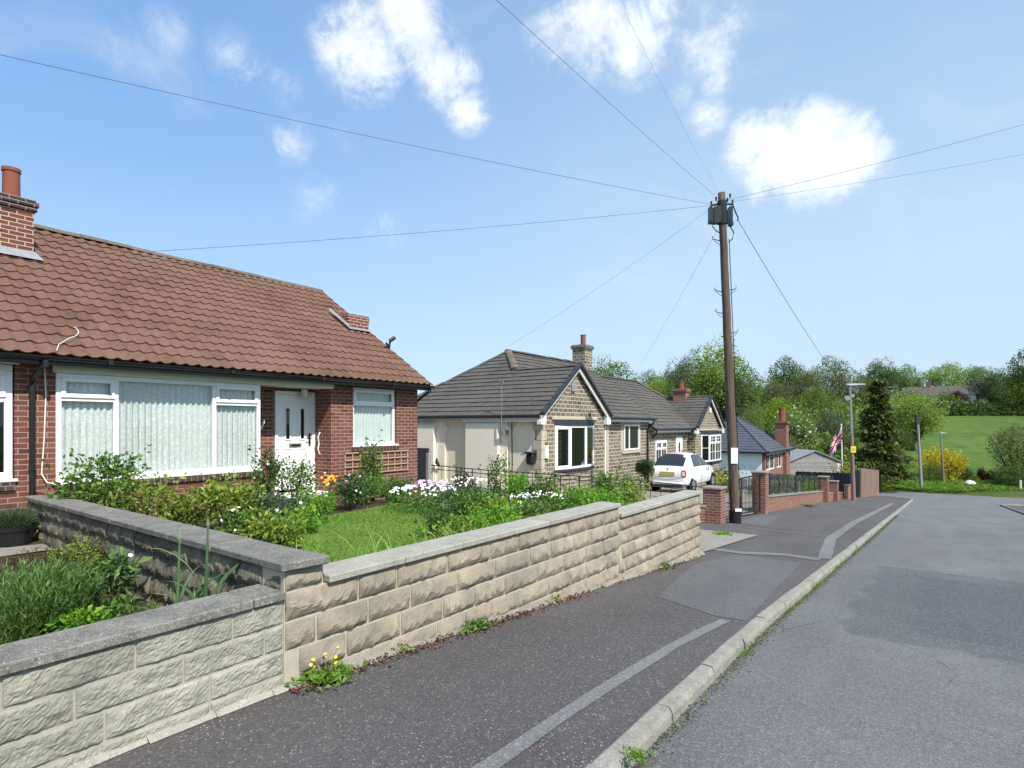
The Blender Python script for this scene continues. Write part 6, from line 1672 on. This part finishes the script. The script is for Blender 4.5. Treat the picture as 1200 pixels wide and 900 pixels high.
# golden variegated hedge over the fences
p = at(1000, 560, 52)
bush('garden_hedge', (p.x-.4, p.y, Z(p.y)), 1.9, 1.2, at(1000, 537, 52).z-Z(p.y), 1600, .16, 'hedge_gold', 'cream and green variegated hedge bulging over the fences by the lamp', 'hedge', K=34)
# dark hedge at the top of the field
a, b = at(1080, 482, 150), at(1290, 478, 150); P = []; D = []
for i in range(46):
    f = i/45; c = a+(b-a)*f; rr = R.uniform(1.3, 2.1); q = unit(R.normal(size=(120, 3))); P.append(np.array([c.x, c.y, terr(c.x, c.y)+1.3])+q*np.array([rr*1.6, rr, rr*1.0])*R.uniform(.6, 1, (120, 1))); D.append(q)
V, F, q = leaves(np.concatenate(P), np.concatenate(D), .75, .8); tag(mesh_np('field_hedge', V, F, M['tree_dark'], None, q), 'long dark hedge along the top of the green field', 'hedge')
# field
N = 24; V = []; F = []
for i in range(N+1):
    for j in range(N+1):
        t = 58+(152-58)*i/N; px = 1052+(1330-1052)*j/N; p = at(px, HZ, t); V.append((p.x, p.y, terr(p.x, p.y)+.05))
F = [[i*(N+1)+j, i*(N+1)+j+1, (i+1)*(N+1)+j+1, (i+1)*(N+1)+j] for i in range(N) for j in range(N)]
struct(mesh_np('field', V, F, M['field_grass'], smooth=True))
# wood filling the hillside between the trees
P = []; D = []; mats = []
for k in range(640):
    t = R.uniform(66, 200); px = R.uniform(560, 1085) if t < 150 else R.uniform(560, 1260)
    if px > 1060 and t < 155: continue
    p = at(px, HZ, t); rr = R.uniform(1.6, 3.6)*(1 if t > 85 else .6); n = 170; q = unit(R.normal(size=(n, 3))); q[:, 2] = np.abs(q[:, 2])*1.2-.2
    P.append(np.array([p.x, p.y, terr(p.x, p.y)+rr*.5])+q*rr*R.uniform(.5, 1, (n, 1))*np.array([1, 1, 1.3])); D.append(q+R.normal(size=q.shape)*.4)
V, F, q = leaves(np.concatenate(P), np.concatenate(D), .55, .8); tag(mesh_np('hillside_wood', V, F, M['tree_mid'], None, q), 'dense wood covering the hillside behind the houses', 'wood', kind='stuff')
# rough grass on the bank across the junction
pts = []
for _ in range(6000):
    t = R.uniform(55.5, 61); px = R.uniform(1030, 1215); p = at(px, HZ, t)
    if p.y < 68.2: continue
    pts.append((p.x, p.y, terr(p.x, p.y)-.03))
blade_clump('bank_grass', pts, .55, .07, 'leaf_grass', 'rough grass on the bank across the junction', 'grass', .6, .5, 'stuff')

# ------------------------------------------------------------------ sky, sun, camera
SUN_AZ, SUN_EL = rad(-19), rad(49)          # azimuth measured from +X towards +Y
W = bpy.data.worlds.new('World'); S.world = W; W.use_nodes = True; nt = W.node_tree; nt.nodes.clear()
class WN(NT):
    def __init__(s): s.t = nt; s.out = s.n('ShaderNodeOutputWorld')
t = WN()
sky = t.n('ShaderNodeTexSky', sky_type='NISHITA'); sky.sun_disc = False; sky.sun_elevation = SUN_EL; sky.sun_rotation = math.pi/2-SUN_AZ
sky.air_density = 1.0; sky.dust_density = .6; sky.ozone_density = 1.6; sky.altitude = 100
d = t.n('ShaderNodeTexCoord').outputs['Generated']
n1 = t.noise(d, 7, 12, .66, .9); n2 = t.noise(d, 26, 10, .7, .4)
blobs = [  # px, py, radius, strength
 (430, 62, 62, 1.0), (482, 30, 55, 1.0), (520, 88, 48, .95), (548, 128, 34, .85), (395, 45, 40, .7), (500, 60, 50, .8),
 (338, 165, 40, .48), (292, 92, 56, .34), (270, 60, 40, .28), (140, 60, 56, .27), (195, 35, 44, .26), (450, 272, 36, .42), (375, 235, 50, .28), (325, 105, 44, .34),
 (700, 28, 66, .9), (745, 40, 62, .95), (655, 42, 54, .6), (835, 52, 52, .8), (845, 25, 48, .6), (838, 92, 30, .5), (770, 12, 46, .7), (830, 138, 34, .5), (800, 108, 26, .35),
 (915, 178, 62, 1.45), (955, 190, 68, 1.5), (1002, 178, 52, 1.4), (888, 170, 46, 1.2), (940, 165, 52, 1.4), (985, 200, 48, 1.2), (1024, 176, 38, 1.1), (905, 215, 38, .9)]
acc = None
for (px, py, r, st) in blobs:
    c = Vector(ray(px, py)).normalized(); e = Vector(ray(px+r*.7, py)).normalized(); rr = (e-c).length*1.25
    v = t.n('ShaderNodeVectorMath', operation='DISTANCE'); t.l(d, v.inputs[0]); v.inputs[1].default_value = c
    m = t.n('ShaderNodeMapRange', interpolation_type='SMOOTHSTEP'); t.l(v.outputs['Value'], m.inputs['Value'])
    m.inputs['From Min'].default_value = 0; m.inputs['From Max'].default_value = rr*1.55; m.inputs['To Min'].default_value = st; m.inputs['To Max'].default_value = 0
    acc = m.outputs[0] if acc is None else t.math('MAXIMUM', acc, m.outputs[0])
nn = t.math('ADD', t.math('MULTIPLY', t.math('SUBTRACT', n1, .5), 2.6), t.math('MULTIPLY', t.math('SUBTRACT', n2, .5), 1.2))
den = t.math('ADD', acc, t.math('MULTIPLY', nn, t.math('MINIMUM', t.math('MULTIPLY', acc, 2.2), 1.0)))
mr = t.n('ShaderNodeMapRange', interpolation_type='SMOOTHSTEP'); t.l(den, mr.inputs['Value']); mr.inputs['From Min'].default_value = .1; mr.inputs['From Max'].default_value = 1.05
CLOUD = (5.7, 5.85, 6.0)
SKYGAIN = (1.9, 2.4, 2.88)
gm = t.n('ShaderNodeGamma'); t.l(sky.outputs[0], gm.inputs[0]); gm.inputs[1].default_value = .4
skc = t.mix(1.0, gm.outputs[0], SKYGAIN, 'MULTIPLY')
sxyz = t.n('ShaderNodeSeparateXYZ'); t.l(d, sxyz.inputs[0])
def smooth(v, a, b, lo, hi):
    m = t.n('ShaderNodeMapRange', interpolation_type='SMOOTHSTEP'); t.l(v, m.inputs['Value'])
    for k_, x_ in (('From Min', a), ('From Max', b), ('To Min', lo), ('To Max', hi)): m.inputs[k_].default_value = x_
    return m.outputs[0]
skc = t.mix(t.math('MULTIPLY', smooth(sxyz.outputs[0], -1.0, -.25, 1, 0), smooth(sxyz.outputs[2], .0, .42, .25, 1)), skc, t.mix(1.0, skc, (.50, .72, .94), 'MULTIPLY'))
hz_ = t.math('MULTIPLY', smooth(sxyz.outputs[2], -.02, .60, .95, .0), smooth(sxyz.outputs[0], -1.0, .1, .55, 1.0))
skc = t.mix(hz_, skc, (3.2, 4.15, 5.0))
veil = t.math('MULTIPLY', smooth(t.noise(d, 2.6, 10, .62, 1.2), .5, .8, 0, .35), smooth(sxyz.outputs[2], .05, .3, 0, 1))
skc = t.mix(veil, skc, (4.9, 5.1, 5.3))
col = t.mix(t.math('MULTIPLY', mr.outputs[0], .87), skc, CLOUD)
bg = t.n('ShaderNodeBackground'); t.l(col, bg.inputs['Color']); bg.inputs['Strength'].default_value = .12; t.l(bg.outputs[0], t.out.inputs[0])
sl_ = bpy.data.lights.new('sun', 'SUN'); sl_.energy = 3.9; sl_.angle = rad(.53); sl_.color = (1.0, .94, .85)
so = bpy.data.objects.new('sun', sl_); COL.objects.link(so)
sd = Vector((math.cos(SUN_AZ)*math.cos(SUN_EL), math.sin(SUN_AZ)*math.cos(SUN_EL), math.sin(SUN_EL))); so.rotation_euler = (-sd).to_track_quat('-Z', 'Y').to_euler(); so.location = sd*50
cam = bpy.data.cameras.new('camera'); co = bpy.data.objects.new('camera', cam); COL.objects.link(co)
co.location = (0, 0, EYE); co.rotation_euler = (rad(90), 0, rad(35.3)); cam.sensor_width = 36; cam.lens = 36*FL/1200; cam.shift_y = 48/1200; cam.clip_start = .05; cam.clip_end = 6000
S.camera = co
S.view_settings.view_transform = 'Standard'; S.view_settings.look = 'None'; S.view_settings.gamma = 1; S.view_settings.use_curve_mapping = False
S.view_settings.exposure = .68
S.cycles.max_bounces = 8; S.cycles.transparent_max_bounces = 16; S.cycles.use_denoising = True
